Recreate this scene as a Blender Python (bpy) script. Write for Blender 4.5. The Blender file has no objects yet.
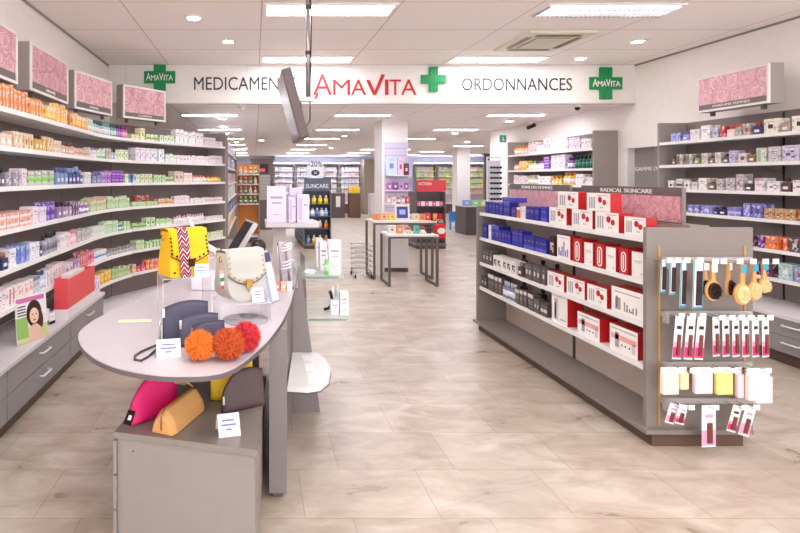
import bpy, math, random
from mathutils import Matrix, Vector
random.seed(7)
S = bpy.context.scene
COL = S.collection
PI = math.pi
F = 533.0; CX = 254.0; CY = 178.0; EYE = 1.65      # lens and eye height measured from the photograph

# ------------------------------------------------------------------ materials
def lin(c):
    return tuple((v/255/12.92 if v/255 <= .04045 else ((v/255+.055)/1.055)**2.4) for v in c)
MC = {}
def M(rgb, rough=.5, metal=0, alpha=1, trans=0, emit=0, name=None, coat=0, ior=1.45):
    key = (tuple(rgb), rough, metal, alpha, trans, emit, coat)
    if key in MC: return MC[key]
    m = bpy.data.materials.new(name or 'finish_%d_%d_%d' % tuple(rgb)); m.use_nodes = True
    nt = m.node_tree; b = nt.nodes['Principled BSDF']
    c = lin(rgb) + (1,)
    b.inputs['Roughness'].default_value = rough
    b.inputs['Metallic'].default_value = metal
    b.inputs['Alpha'].default_value = alpha
    b.inputs['Transmission Weight'].default_value = trans
    b.inputs['IOR'].default_value = ior
    b.inputs['Coat Weight'].default_value = coat
    if emit:
        b.inputs['Emission Color'].default_value = c; b.inputs['Emission Strength'].default_value = emit
    if trans or emit:
        b.inputs['Base Color'].default_value = c
    else:                                            # slight procedural tone variation
        tc = nt.nodes.new('ShaderNodeTexCoord'); n = nt.nodes.new('ShaderNodeTexNoise')
        n.inputs['Scale'].default_value = 14; n.inputs['Detail'].default_value = 2
        r = nt.nodes.new('ShaderNodeMix'); r.data_type = 'RGBA'
        r.inputs['A'].default_value = tuple(v*.95 for v in c[:3])+(1,)
        r.inputs['B'].default_value = tuple(min(1, v*1.05) for v in c[:3])+(1,)
        nt.links.new(tc.outputs['Object'], n.inputs['Vector'])
        nt.links.new(n.outputs['Fac'], r.inputs['Factor'])
        nt.links.new(r.outputs['Result'], b.inputs['Base Color'])
    MC[key] = m
    return m

def nodes_mat(name, rough=.5):
    m = bpy.data.materials.new(name); m.use_nodes = True
    nt = m.node_tree; b = nt.nodes['Principled BSDF']; b.inputs['Roughness'].default_value = rough
    return m, nt, b
def N(nt, t, **kw):
    n = nt.nodes.new(t)
    for k, v in kw.items():
        if k in n.inputs: n.inputs[k].default_value = v
        else: setattr(n, k, v)
    return n
def ramp(nt, stops):
    r = nt.nodes.new('ShaderNodeValToRGB'); e = r.color_ramp.elements
    while len(e) < len(stops): e.new(.5)
    for i, (p, c) in enumerate(stops): e[i].position = p; e[i].color = lin(c)+(1,)
    return r

def floor_mat():
    m, nt, b = nodes_mat('stone_tile_floor', .3)
    tc = N(nt, 'ShaderNodeTexCoord'); L = nt.links.new
    mp = N(nt, 'ShaderNodeMapping'); mp.inputs['Location'].default_value = (.18, .04, 0)
    L(tc.outputs['Object'], mp.inputs['Vector'])
    br = N(nt, 'ShaderNodeTexBrick', offset=.35, offset_frequency=2)
    br.inputs['Scale'].default_value = 1; br.inputs['Brick Width'].default_value = .66
    br.inputs['Row Height'].default_value = .437; br.inputs['Mortar Size'].default_value = .0028
    br.inputs['Mortar Smooth'].default_value = .3
    br.inputs['Color1'].default_value = lin((212,204,194))+(1,); br.inputs['Color2'].default_value = lin((199,189,178))+(1,)
    br.inputs['Mortar'].default_value = lin((176,164,152))+(1,)
    L(mp.outputs['Vector'], br.inputs['Vector'])
    mp2 = N(nt, 'ShaderNodeMapping'); mp2.inputs['Scale'].default_value = (1.1, 2.2, 1)
    L(tc.outputs['Object'], mp2.inputs['Vector'])
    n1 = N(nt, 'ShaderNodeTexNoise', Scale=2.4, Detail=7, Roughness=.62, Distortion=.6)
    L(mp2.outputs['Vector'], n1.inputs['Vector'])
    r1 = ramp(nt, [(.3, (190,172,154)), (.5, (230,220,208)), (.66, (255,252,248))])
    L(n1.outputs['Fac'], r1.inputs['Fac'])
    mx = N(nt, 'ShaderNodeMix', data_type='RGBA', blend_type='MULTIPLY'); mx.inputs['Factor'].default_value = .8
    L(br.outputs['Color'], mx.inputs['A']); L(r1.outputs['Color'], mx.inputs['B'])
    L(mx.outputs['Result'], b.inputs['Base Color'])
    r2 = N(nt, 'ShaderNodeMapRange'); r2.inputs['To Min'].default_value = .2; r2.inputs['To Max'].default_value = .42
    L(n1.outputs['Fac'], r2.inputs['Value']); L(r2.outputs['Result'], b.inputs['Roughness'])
    return m
def ceiling_mat(w, h, ox, oy, c1, line, thick=.006):
    m, nt, b = nodes_mat('ceiling_panels', .7); L = nt.links.new
    tc = N(nt, 'ShaderNodeTexCoord'); mp = N(nt, 'ShaderNodeMapping'); mp.inputs['Location'].default_value = (ox, oy, 0)
    L(tc.outputs['Object'], mp.inputs['Vector'])
    br = N(nt, 'ShaderNodeTexBrick', offset=0)
    for k, v in (('Scale', 1), ('Brick Width', w), ('Row Height', h), ('Mortar Size', thick)): br.inputs[k].default_value = v
    br.inputs['Color1'].default_value = br.inputs['Color2'].default_value = lin(c1)+(1,)
    br.inputs['Mortar'].default_value = lin(line)+(1,)
    L(mp.outputs['Vector'], br.inputs['Vector']); L(br.outputs['Color'], b.inputs['Base Color'])
    return m
def rose_mat(dark=(190,124,136), mid=(216,164,172), pale=(238,200,205), sc=3.1, seed=0):
    m, nt, b = nodes_mat('rose_print', .35); L = nt.links.new
    tc = N(nt, 'ShaderNodeTexCoord'); mp = N(nt, 'ShaderNodeMapping'); mp.inputs['Location'].default_value = (seed*1.7, seed*.9, seed)
    L(tc.outputs['Object'], mp.inputs['Vector'])
    n = N(nt, 'ShaderNodeTexNoise', Scale=5, Detail=3)
    L(mp.outputs['Vector'], n.inputs['Vector'])
    va = N(nt, 'ShaderNodeVectorMath', operation='MULTIPLY_ADD'); va.inputs[1].default_value = (.13,)*3
    L(n.outputs['Color'], va.inputs[0]); L(mp.outputs['Vector'], va.inputs[2])
    vo = N(nt, 'ShaderNodeTexVoronoi', Scale=sc, Randomness=.7); L(va.outputs['Vector'], vo.inputs['Vector'])
    df = N(nt, 'ShaderNodeVectorMath', operation='SUBTRACT'); L(va.outputs['Vector'], df.inputs[0]); L(vo.outputs['Position'], df.inputs[1])
    sp = N(nt, 'ShaderNodeSeparateXYZ'); L(df.outputs[0], sp.inputs[0])
    hx_ = N(nt, 'ShaderNodeMath', operation='ADD'); L(sp.outputs['X'], hx_.inputs[0]); L(sp.outputs['Y'], hx_.inputs[1])
    an = N(nt, 'ShaderNodeMath', operation='ARCTAN2'); L(hx_.outputs[0], an.inputs[0]); L(sp.outputs['Z'], an.inputs[1])
    cb_ = N(nt, 'ShaderNodeCombineXYZ'); L(hx_.outputs[0], cb_.inputs[0]); L(sp.outputs['Z'], cb_.inputs[2])
    ln = N(nt, 'ShaderNodeVectorMath', operation='LENGTH'); L(cb_.outputs[0], ln.inputs[0])
    a1 = N(nt, 'ShaderNodeMath', operation='MULTIPLY'); a1.inputs[1].default_value = 2/(2*PI); L(an.outputs[0], a1.inputs[0])
    a2 = N(nt, 'ShaderNodeMath', operation='MULTIPLY_ADD'); a2.inputs[1].default_value = 27; L(ln.outputs['Value'], a2.inputs[0]); L(a1.outputs[0], a2.inputs[2])
    mr = N(nt, 'ShaderNodeMath', operation='FRACT'); L(a2.outputs[0], mr.inputs[0])
    r = ramp(nt, [(0, dark), (.35, mid), (.85, pale), (1, mid)])
    L(mr.outputs[0], r.inputs['Fac']); L(r.outputs['Color'], b.inputs['Base Color'])
    return m
def print_mat(rgb, rough=.35):                           # packaging: the base colour with busy printed patches of neighbouring tones
    key = ('print', tuple(rgb))
    if key in MC: return MC[key]
    m, nt, b = nodes_mat('printed_card', rough); L = nt.links.new
    tc = N(nt, 'ShaderNodeTexCoord'); vo = N(nt, 'ShaderNodeTexVoronoi', Scale=38, distance='CHEBYCHEV'); L(tc.outputs['Object'], vo.inputs['Vector'])
    c = lin(rgb); r = N(nt, 'ShaderNodeValToRGB'); r.color_ramp.interpolation = 'CONSTANT'; e = r.color_ramp.elements
    while len(e) < 4: e.new(.5)
    for q, p, f in ((0,0,1), (1,.5,None), (2,.68,.62), (3,.84,.84)):
        e[q].position = p; e[q].color = tuple((v*.45+.5 if f is None else v*f) for v in c)+(1,)
    sp = N(nt, 'ShaderNodeSeparateXYZ'); L(vo.outputs['Color'], sp.inputs[0]); L(sp.outputs['X'], r.inputs['Fac']); L(r.outputs['Color'], b.inputs['Base Color'])
    MC[key] = m; return m

WHITE = M((240,238,238), .45); SHELFW = M((244,243,244), .35); TAUPE = M((158,149,146), .5); TAUPED = M((128,117,114), .55)
BACKP = M((136,124,121), .6); GREY = M((150,146,147), .45); GREYD = M((96,88,87), .5); PLINTH = M((98,76,66), .5)
WALLW = M((242,236,232), .7); BLACK = M((30,28,30), .4); CHROME = M((205,205,208), .25, 1); DARKM = M((92,86,84), .4, .6)
GLASS = M((225,242,236), .02, 0, .28, 0, 0, 'green_glass', 0); ACRYL = M((238,240,246), .03, 0, .22, 0, 0, 'acrylic')
GEDGE = M((110,160,145), .1, 0, .8); LAMP = M((250,250,255), .5, emit=9, name='lamp_diffuser'); SPOTM = M((255,246,238), .5, emit=30, name='downlight_glow')
GREEN = M((24,140,78), .4); RED = M((196,40,44), .4); ROSE = rose_mat(); ROSE2 = rose_mat(seed=3); ROSE3 = rose_mat((212,160,168),(232,190,196),(242,212,216),3.0,5)
INK = M((64,58,62), .6); PAPER = M((250,250,252), .5)

# ------------------------------------------------------------------ mesh builder
class MB:
    def __init__(s): s.v = []; s.f = []; s.mi = []; s.m = []; s.sm = []; s.x = Matrix()
    def slot(s, m):
        if m not in s.m: s.m.append(m)
        return s.m.index(m)
    def add(s, vs, fs, m, smooth=False):
        o = len(s.v); k = s.slot(m)
        s.v += [s.x @ Vector(p) for p in vs]
        for f in fs: s.f.append([i+o for i in f]); s.mi.append(k); s.sm.append(smooth)
        return s
    def hexa(s, p, m):
        return s.add(p, [(3,2,1,0),(4,5,6,7),(0,1,5,4),(1,2,6,5),(2,3,7,6),(3,0,4,7)], m)
    def box(s, x0, x1, y0, y1, z0, z1, m):
        return s.hexa([(x0,y0,z0),(x1,y0,z0),(x1,y1,z0),(x0,y1,z0),(x0,y0,z1),(x1,y0,z1),(x1,y1,z1),(x0,y1,z1)], m)
    def prism(s, pts, z0, z1, m, top=None):
        n = len(pts)
        a = sum(pts[i][0]*pts[(i+1)%n][1]-pts[(i+1)%n][0]*pts[i][1] for i in range(n))
        if a < 0: pts = pts[::-1]
        tp = top if top is not None else pts
        if top is not None and a < 0: tp = top[::-1]
        vs = [(p[0],p[1],z0) for p in pts]+[(p[0],p[1],z1) for p in tp]
        return s.add(vs, [tuple(range(n))[::-1], tuple(range(n,2*n))]+[(i,(i+1)%n,n+(i+1)%n,n+i) for i in range(n)], m)
    def slab_xz(s, pts, y0, y1, m):                    # outline in X-Z, extruded along Y
        n = len(pts); a = sum(pts[i][0]*pts[(i+1)%n][1]-pts[(i+1)%n][0]*pts[i][1] for i in range(n))
        if a < 0: pts = pts[::-1]
        vs = [(p[0],y0,p[1]) for p in pts]+[(p[0],y1,p[1]) for p in pts]
        return s.add(vs, [tuple(range(n)), tuple(range(n,2*n))[::-1]]+[((i+1)%n,i,n+i,n+(i+1)%n) for i in range(n)], m)
    def lathe(s, prof, m, cx=0, cy=0, cz=0, seg=14, sy=1):
        vs = []; fs = []; k = len(prof)
        for r, z in prof:
            for j in range(seg):
                a = 2*PI*j/seg; vs.append((cx+r*math.cos(a), cy+r*sy*math.sin(a), cz+z))
        for i in range(k-1):
            for j in range(seg):
                j2 = (j+1)%seg; fs.append((i*seg+j, i*seg+j2, (i+1)*seg+j2, (i+1)*seg+j))
        fs.append(tuple(range(seg))[::-1]); fs.append(tuple((k-1)*seg+j for j in range(seg)))
        return s.add(vs, fs, m, True)
    def tube(s, pts, r, m, seg=6, closed=False):
        pts = [Vector(p) for p in pts]; n = len(pts); vs = []; fs = []
        up0 = Vector((0,0,1))
        for i, p in enumerate(pts):
            a = pts[i-1] if (i or closed) else p; b = pts[(i+1)%n] if (i < n-1 or closed) else p
            t = (b-a).normalized() if (b-a).length else Vector((0,0,1))
            up = up0 if abs(t.z) < .9 else Vector((0,1,0))
            u = t.cross(up).normalized(); w = u.cross(t).normalized()
            for j in range(seg):
                g = 2*PI*j/seg; vs.append(p+u*(r*math.cos(g))+w*(r*math.sin(g)))
        rng = n if closed else n-1
        for i in range(rng):
            for j in range(seg):
                a0 = i*seg; b0 = ((i+1)%n)*seg; j2 = (j+1)%seg
                fs.append((a0+j, b0+j, b0+j2, a0+j2))
        if not closed: fs.append(tuple(range(seg))); fs.append(tuple((n-1)*seg+j for j in range(seg))[::-1])
        return s.add([tuple(v) for v in vs], fs, m, True)
    def ball(s, c, r, m, seg=10, rings=7, sx=1, sy=1, sz=1):
        prof = [(max(.0001, r*math.sin(PI*i/rings)), -r*math.cos(PI*i/rings)*sz) for i in range(rings+1)]
        x = s.x.copy(); s.x = x @ Matrix.Translation(Vector(c)) @ Matrix.Diagonal((sx, sy, 1, 1))
        s.lathe(prof, m, seg=seg); s.x = x
        return s
    def mesh(s, name):
        me = bpy.data.meshes.new(name); me.from_pydata([tuple(v) for v in s.v], [], s.f)
        for m in s.m: me.materials.append(m)
        me.polygons.foreach_set('material_index', s.mi); me.polygons.foreach_set('use_smooth', s.sm)
        me.update(); return me
    def build(s, name, parent=None, loc=None, rz=0, bevel=0, props=None):
        if parent is not None and loc is None and WORLD.get(parent.name):     # world-coordinate mesh under an Empty
            o0 = parent.location; s.v = [v-o0 for v in s.v]
        me = s.mesh(name); o = bpy.data.objects.new(name, me); COL.objects.link(o)
        if parent is not None: o.parent = parent
        if loc is not None: o.location = loc
        o.rotation_euler.z = rz
        if bevel:
            b = o.modifiers.new('edge', 'BEVEL'); b.width = bevel; b.segments = 2; b.limit_method = 'ANGLE'
        return o
WORLD = {}
def tag(o, label, cat, group=None):
    o['label'] = label; o['category'] = cat
    if group: o['group'] = group
    return o
def thing(name, label, cat, loc, rz=0, group=None, world=False):
    o = bpy.data.objects.new(name, None); COL.objects.link(o); o.location = loc; o.rotation_euler.z = rz
    o.empty_display_size = .05
    if world: WORLD[o.name] = True
    return tag(o, label, cat, group)
def struct(o): o['kind'] = 'structure'; return o
def single(mb, name, label, cat, loc, rz=0, group=None, bevel=0):     # a thing that is one mesh, built in local coordinates
    return tag(mb.build(name, None, loc, rz, bevel), label, cat, group)
def wsingle(mb, name, label, cat, group=None, bevel=0, base=None):    # one mesh given in world coordinates
    if base is None:
        xs = [v.x for v in mb.v]; ys = [v.y for v in mb.v]; zs = [v.z for v in mb.v]
        base = Vector(((min(xs)+max(xs))/2, (min(ys)+max(ys))/2, min(zs)))
    base = Vector(base); mb.v = [v-base for v in mb.v]
    return tag(mb.build(name, None, base, 0, bevel), label, cat, group)
def copy_tree(o, parent=None):
    c = o.copy(); COL.objects.link(c)
    if parent is not None: c.parent = parent
    for ch in [k for k in o.children]: copy_tree(ch, c)
    return c

TXT = {}
def text_data(s, w, h):                                 # lettering fitted to w x h, flat in X-Z, facing -Y
    if s not in TXT:
        cu = bpy.data.curves.new('lettering', 'FONT'); cu.body = s; cu.extrude = .012
        cu.resolution_u = 3
        o = bpy.data.objects.new('lettering', cu); COL.objects.link(o)
        bpy.context.view_layer.update()
        me = bpy.data.meshes.new_from_object(o.evaluated_get(bpy.context.evaluated_depsgraph_get()))
        TXT[s] = ([tuple(v.co) for v in me.vertices], [tuple(p.vertices) for p in me.polygons])
        bpy.data.objects.remove(o); bpy.data.meshes.remove(me); bpy.data.curves.remove(cu)
    vs, fs = TXT[s]
    x0 = min(v[0] for v in vs); x1 = max(v[0] for v in vs); y0 = min(v[1] for v in vs); y1 = max(v[1] for v in vs)
    return [((v[0]-x0)/(x1-x0)*w, -v[2]*.25, (v[1]-y0)/(y1-y0)*h) for v in vs], fs
def text(mb, s, x, z, w, h, m, y=0, xf=None):
    vs, fs = text_data(s, w, h)
    mb.add([(a+x, b+y, c+z) for a, b, c in vs], fs, m)

def px(X, Y): return CX+F*X/Y
def at(a, b, Y): return Vector(((a-CX)*Y/F, Y, EYE-(b-CY)*Y/F))
def onz(a, b, Z): Y = (EYE-Z)*F/(b-CY); return Vector(((a-CX)*Y/F, Y, Z))

def rose_field(mb, x0, x1, z0, z1, y, sx=1, pale=0, seed=1):
    """printed roses: overlapping rounded petals, darker rim and lighter face, cropped at the edge of the print"""
    rr = random.Random(seed); s = 14*pale
    T = [tuple(min(255, v+s) for v in c) for c in ((196,132,144), (212,156,166), (226,178,186), (236,198,204))]
    T = [M(c, .4) for c in T]; k = [0]
    def blob(cx, cz, a, b, rot, m):
        pts = []
        for i in range(12):
            g = 2*PI*i/12; u = a*math.cos(g); v = b*math.sin(g)
            pts.append((min(x1, max(x0, cx+u*math.cos(rot)-v*math.sin(rot))), min(z1, max(z0, cz+u*math.sin(rot)+v*math.cos(rot)))))
        if max(p[0] for p in pts)-min(p[0] for p in pts) < .002 or max(p[1] for p in pts)-min(p[1] for p in pts) < .002: return
        k[0] += 1; yy = y-k[0]*.000006
        mb.add([(p[0]*sx, yy, p[1]) for p in pts], [tuple(range(12))], m)
    H = z1-z0; R = H*.42; n = max(1, round((x1-x0)/(R*1.5))); cs = []
    for i in range(n+1):
        for j in (0, 1): cs.append((x0+(x1-x0)*(i+(.5 if j else 0))/n+rr.uniform(-.1,.1)*R, z0+H*(.22 if j else .72)+rr.uniform(-.1,.1)*R, R*rr.uniform(.85,1.15)))
    rr.shuffle(cs)
    for cx, cz, r in cs:
        for q in range(6):
            rad = r*(1-q*.17); m_ = 6-q//2; ph = rr.uniform(0, 6)
            for i in range(m_):
                g = ph+2*PI*i/m_; d = rad*.52; px_, pz_ = cx+d*math.cos(g), cz+d*math.sin(g); a = rad*.5; b = rad*.62
                blob(px_, pz_, a, b, g, T[0 if q > 3 else rr.randrange(2)]); blob(px_-d*.1*math.cos(g), pz_-d*.1*math.sin(g), a*.88, b*.9, g, T[2+rr.randrange(2)] if q < 4 else T[1+rr.randrange(2)])
    return mb
# ------------------------------------------------------------------ room
CEIL = 3.2; XL = -2.0; XR = 5.22; YF = 7.3; CB = 2.68
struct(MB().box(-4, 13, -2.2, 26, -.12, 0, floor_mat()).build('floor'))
cm = ceiling_mat(1.24, .865, -.07, -.37, (246,240,236), (196,184,176))
struct(MB().box(XL-.15, XR+.15, -2.2, YF+.06, CEIL, CEIL+.1, cm).build('ceiling'))
cm2 = ceiling_mat(1.24, .62, -.07, -.3, (242,238,238), (190,182,178))
struct(MB().box(-4, 13, YF+.06, 26, CB, CB+.1, cm2).build('ceiling_rear'))
struct(MB().box(XL-.15, XL, -2.2, YF+.06, 0, CEIL, WALLW).build('wall_left'))
struct(MB().box(-4.1, -4, YF+.06, 26, 0, CB, WALLW).build('wall_rear_left'))
struct(MB().box(-4, XL-.15, YF, YF+.06, 0, CB, WALLW).build('wall_jog_left'))
wr = MB().box(XR, XR+.15, -2.2, 6.5, 0, CEIL, WALLW).box(XR, XR+.15, 6.5, 7.5, 2.12, CEIL, WALLW)
wr.box(XR, XR+.15, 7.5, 11.8, 0, CEIL, WALLW)
struct(wr.build('wall_right'))
struct(MB().box(XR+.15, 13, 11.65, 11.8, 0, CB, WALLW).build('wall_jog_right'))
struct(MB().box(13, 13.1, 11.8, 26, 0, CB, WALLW).build('wall_rear_right'))
struct(MB().box(-4, 13, 26, 26.1, 0, CB, M((226,228,246), .7)).build('wall_back'))
# door on the right wall between the two shelving runs
d = MB(); d.box(XR+.08, XR+.12, 6.5, 7.5, 0, 2.12, M((146,140,138), .5))
door = struct(d.build('door_1'))
f = MB()
for a, b in ((6.5, 6.56), (7.42, 7.5)): f.box(XR-.02, XR+.1, a, b, 0, 2.12, WHITE)
f.box(XR-.02, XR+.1, 6.561, 7.419, 2.06, 2.12, WHITE)
f.build('door_frame', door, (0,0,0))
t = MB(); t.x = Matrix.Translation((XR+.078, 7.41, 1.75)) @ Matrix.Rotation(-PI/2, 4, 'Z')
text(t, 'GAMME DE SOI', 0, 0, .62, .05, WHITE); t.build('door_lettering', door, (0,0,0))
struct(MB().box(XL, XL+.012, -2.2, YF, CEIL-.02, CEIL, M((150,140,136))).build('trim_1'))
struct(MB().box(XR-.012, XR, -2.2, YF, CEIL-.02, CEIL, M((150,140,136))).build('trim_2'))

# ------------------------------------------------------------------ hanging sign band with the pharmacy lettering
k = YF/F
fas = thing('sign_fascia', 'long white overhead sign band with red lettering and green crosses', 'sign', (1.6, YF, CB), world=True)
FW = M((236,232,230), .4)
MB().box(XL+.002, XR-.002, YF, YF+.06, CB, CEIL-.002, FW).build('sign_board', fas)
MB().box(XL+.01, XR-.01, YF-.012, YF+.07, CB-.014, CB-.001, M((206,196,190))).build('lower_trim', fas)
for a in (126, 457, 247):
    q = at(a, 80, YF); MB().box(q.x-.002, q.x+.002, YF-.002, YF, CB+.01, CEIL-.01, M((196,190,186))).build('joint', fas)
def fas_text(s, a0, a1, b0, b1, m, nm):
    p = at(a0, b1, YF-.004); q = at(a1, b0, YF-.004); t = MB()
    text(t, s, p.x, p.z, q.x-p.x, q.z-p.z, m, p.y); t.build(nm, fas)
fas_text('MEDICAMENTS', 194, 295.5, 77, 90, INK, 'black_lettering')
fas_text('ORDONNANCES', 462, 572, 78, 90.5, INK, 'black_lettering')
# red logotype in small capitals; the V has a long right arm like a tick
for s, a0, a1, b0, b1 in (('A',313,332,74,95), ('M',333,350,79.5,95), ('A',351,366,79.5,95), ('I',385,388.5,79.5,95), ('T',389.5,401,79.5,95), ('A',401,416.5,79.5,95)):
    fas_text(s, a0, a1, b0, b1, RED, 'red_letter')
t = MB(); v = [(366,80),(369.5,80),(374.5,91),(381.5,74),(385,75),(376,95),(373,95)]
t.slab_xz([(at(a,b,YF).x, at(a,b,YF).z) for a, b in v], YF-.008, YF-.001, RED); t.build('red_letter', fas)
t = MB(); v = [(314,99),(317,93),(319,93),(316.5,99)]
t.slab_xz([(at(a,b,YF).x, at(a,b,YF).z) for a, b in v], YF-.008, YF-.001, RED); t.build('red_letter', fas)
def cross(c, r, w, nm, letters=False):
    p = at(c[0], c[1], YF); r *= k; w *= k; x, z = p.x, p.z
    pts = [(x-w,z-r),(x+w,z-r),(x+w,z-w),(x+r,z-w),(x+r,z+w),(x+w,z+w),(x+w,z+r),(x-w,z+r),(x-w,z+w),(x-r,z+w),(x-r,z-w),(x-w,z-w)]
    o = MB().slab_xz(pts, YF-.03, YF-.001, GREEN).build(nm, fas)
    if letters:
        t = MB(); y = YF-.034; W = 2*r*.86; x0 = x-W/2; h = w*1.0
        for s, u0, u1, hh in (('A',0,.17,1.25),('M',.18,.34,.9),('A',.35,.49,.9),('V',.48,.64,1.2),('I',.66,.69,.9),('T',.7,.83,.9),('A',.83,1,.9)):
            text(t, s, x0+u0*W, z-h*.55, (u1-u0)*W, h*hh, WHITE, y)
        t.build('white_lettering', o, (0,0,0)); 
        ch = o.children[0]; ch.data.transform(Matrix.Translation(-fas.location))
cross((160,77.5), 15.5, 6, 'green_cross', True); cross((433,79.5), 12.5, 4.3, 'green_cross'); cross((605,83.5), 16, 6, 'green_cross', True)

# ------------------------------------------------------------------ ceiling fixtures
def light_panel(x0, x1, y0, y1, z, label, group=None, louver=0, lm=LAMP):
    t = thing('ceiling_light', label, 'light', ((x0+x1)/2, (y0+y1)/2, z), group=group)
    a = (x1-x0)/2; b = (y1-y0)/2; m = MB(); fr = WHITE
    m.box(-a, a, -b, -b+.03, -.012, 0, fr).box(-a, a, b-.03, b, -.012, 0, fr).box(-a, -a+.03, -b+.03, b-.03, -.012, 0, fr).box(a-.03, a, -b+.03, b-.03, -.012, 0, fr)
    m.build('frame', t)
    MB().box(-a+.03, a-.03, -b+.03, b-.03, -.006, -.001, lm).build('diffuser', t)
    if louver:
        m = MB()
        for i in range(louver+1):
            u = -a+.03+(2*a-.06)*i/louver; m.box(u-.003, u+.003, -b+.03, b-.03, -.03, -.008, CHROME)
        for q in (-b/3, b/3): m.box(-a+.03, a-.03, q-.004, q+.004, -.034, -.008, CHROME)
        m.build('louvre', t)
    return t
light_panel(.09, 1.29, 4.73, 5.08, CEIL, 'bright ceiling light panel nearest above the hanging screen pole')
light_panel(.09, 1.29, 6.78, 7.1, CEIL, 'ceiling light panel just in front of the red lettering')
light_panel(2.57, 3.78, 6.78, 7.1, CEIL, 'ceiling light panel in front of the word ordonnances')
light_panel(2.62, 3.85, 4.73, 5.1, CEIL, 'louvred silver ceiling light above the right aisle', None, 26, M((250,250,255), .5, emit=1.3))
for i, (x, y) in enumerate(((.09,1.2),(2.57,1.2),(-1.2,2.6),(.09,-.8),(2.57,-.8),(3.9,3.0))):
    light_panel(x, x+1.2, y, y+.36, CEIL, 'ceiling light panel over the front of the shop behind the viewer', 'ceiling panels over the shop front')
def downlight(x, y, z, label, group=None):
    t = thing('downlight', label, 'light', (x, y, z), group=group)
    MB().lathe([(.055,-.004),(.06,-.012),(.095,-.008),(.098,0)], WHITE, seg=20).build('ring', t)
    MB().lathe([(.02,-.006),(.056,-.006),(.056,-.0135)], SPOTM, seg=16).build('bulb', t)
for a, b, l in ((193.5,17.4,'left one of the two round downlights over the left shelving'), (228,41,'small round downlight above the word medicaments'),
             (637.6,41,'round downlight above the right wall display'), (580.6,58,'round downlight right of the air vent near the sign band')):
    y = (CEIL-EYE)*F/(CY-b); downlight((a-CX)*y/F, y, CEIL, l)
# air conditioning cassette
ac = thing('air_vent', 'beige square air conditioning cassette in the ceiling', 'air vent', (3.25, 6.0, CEIL))
BE = M((226,220,205), .5)
MB().box(-.36,.36,-.42,.42,-.03,0,BE).build('cover', ac, (0,0,0), 0, .008)
MB().box(-.19,.19,-.22,.22,-.04,-.031,M((170,160,140))).build('grille', ac)
m = MB()
for i in range(9): m.box(-.18,.18,-.2+i*.05-.008,-.2+i*.05+.008,-.048,-.041,BE)
m.build('grille_bars', ac)
for sx, sy, a, b in ((0,-.31,.24,.035),(0,.31,.24,.035),(-.27,0,.03,.24),(.27,0,.03,.24)):
    MB().box(sx-a,sx+a,sy-b,sy+b,-.036,-.031,M((120,108,92))).build('air_slot', ac)
# ceiling fixtures of the rear hall
hl = M((246,246,255), .5, emit=22)
for i, (x, y) in enumerate([(x, y) for y in (8.6, 11.2, 13.8, 16.4, 19, 21.6, 24) for x in (-1.2, 1.3, 3.8)]+[(x, y) for y in (13.8, 17, 20.5, 23.5) for x in (6.4, 9.2)]):
    light_panel(x, x+.95, y, y+.22, CB, 'flat ceiling light panel in the rear hall', 'rear hall ceiling panels', 0, hl)
for x, y in [(-.55, 9.2), (-.6, 10.6), (-.65, 12.3), (.2, 14.5), (-.5, 15.2), (2.2, 13), (4.6, 9.6), (4.6, 12.2), (6.0, 15), (2.6, 18), (-.3, 18.5), (5.5, 19)]:
    downlight(x, y, CB, 'round downlight in the lower rear ceiling', 'rear hall downlights')
for a, b, Y, l in ((577.5,109,7.5,'black dome security camera under the right end of the sign'), (242,107,7.6,'white dome security camera under the left part of the sign')):
    p = at(a, b, Y); c = thing('security_camera', l, 'camera', (p.x, Y, CB))
    MB().lathe([(.045,0),(.05,-.03),(.04,-.035)][::-1], WHITE).build('mount', c)
    MB().ball((0,0,-.045), .036, BLACK if a > 500 else WHITE).build('dome', c)
c = thing('security_camera', 'dark bullet security camera under the ceiling above the tall shelving', 'camera', (5.0, 9.6, CB))
MB().tube([(0,0,0),(0,0,-.06),(-.03,-.03,-.09)], .012, WHITE, 8).build('arm', c)
m = MB(); m.x = Matrix.Translation((-.04,-.04,-.11)) @ Matrix.Rotation(.5, 4, 'Z') @ Matrix.Rotation(PI/2-.3, 4, 'X'); m.lathe([(.035,-.06),(.035,.09),(.03,.095)], BLACK, 0, 0, 0, 12); m.build('barrel', c)
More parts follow.
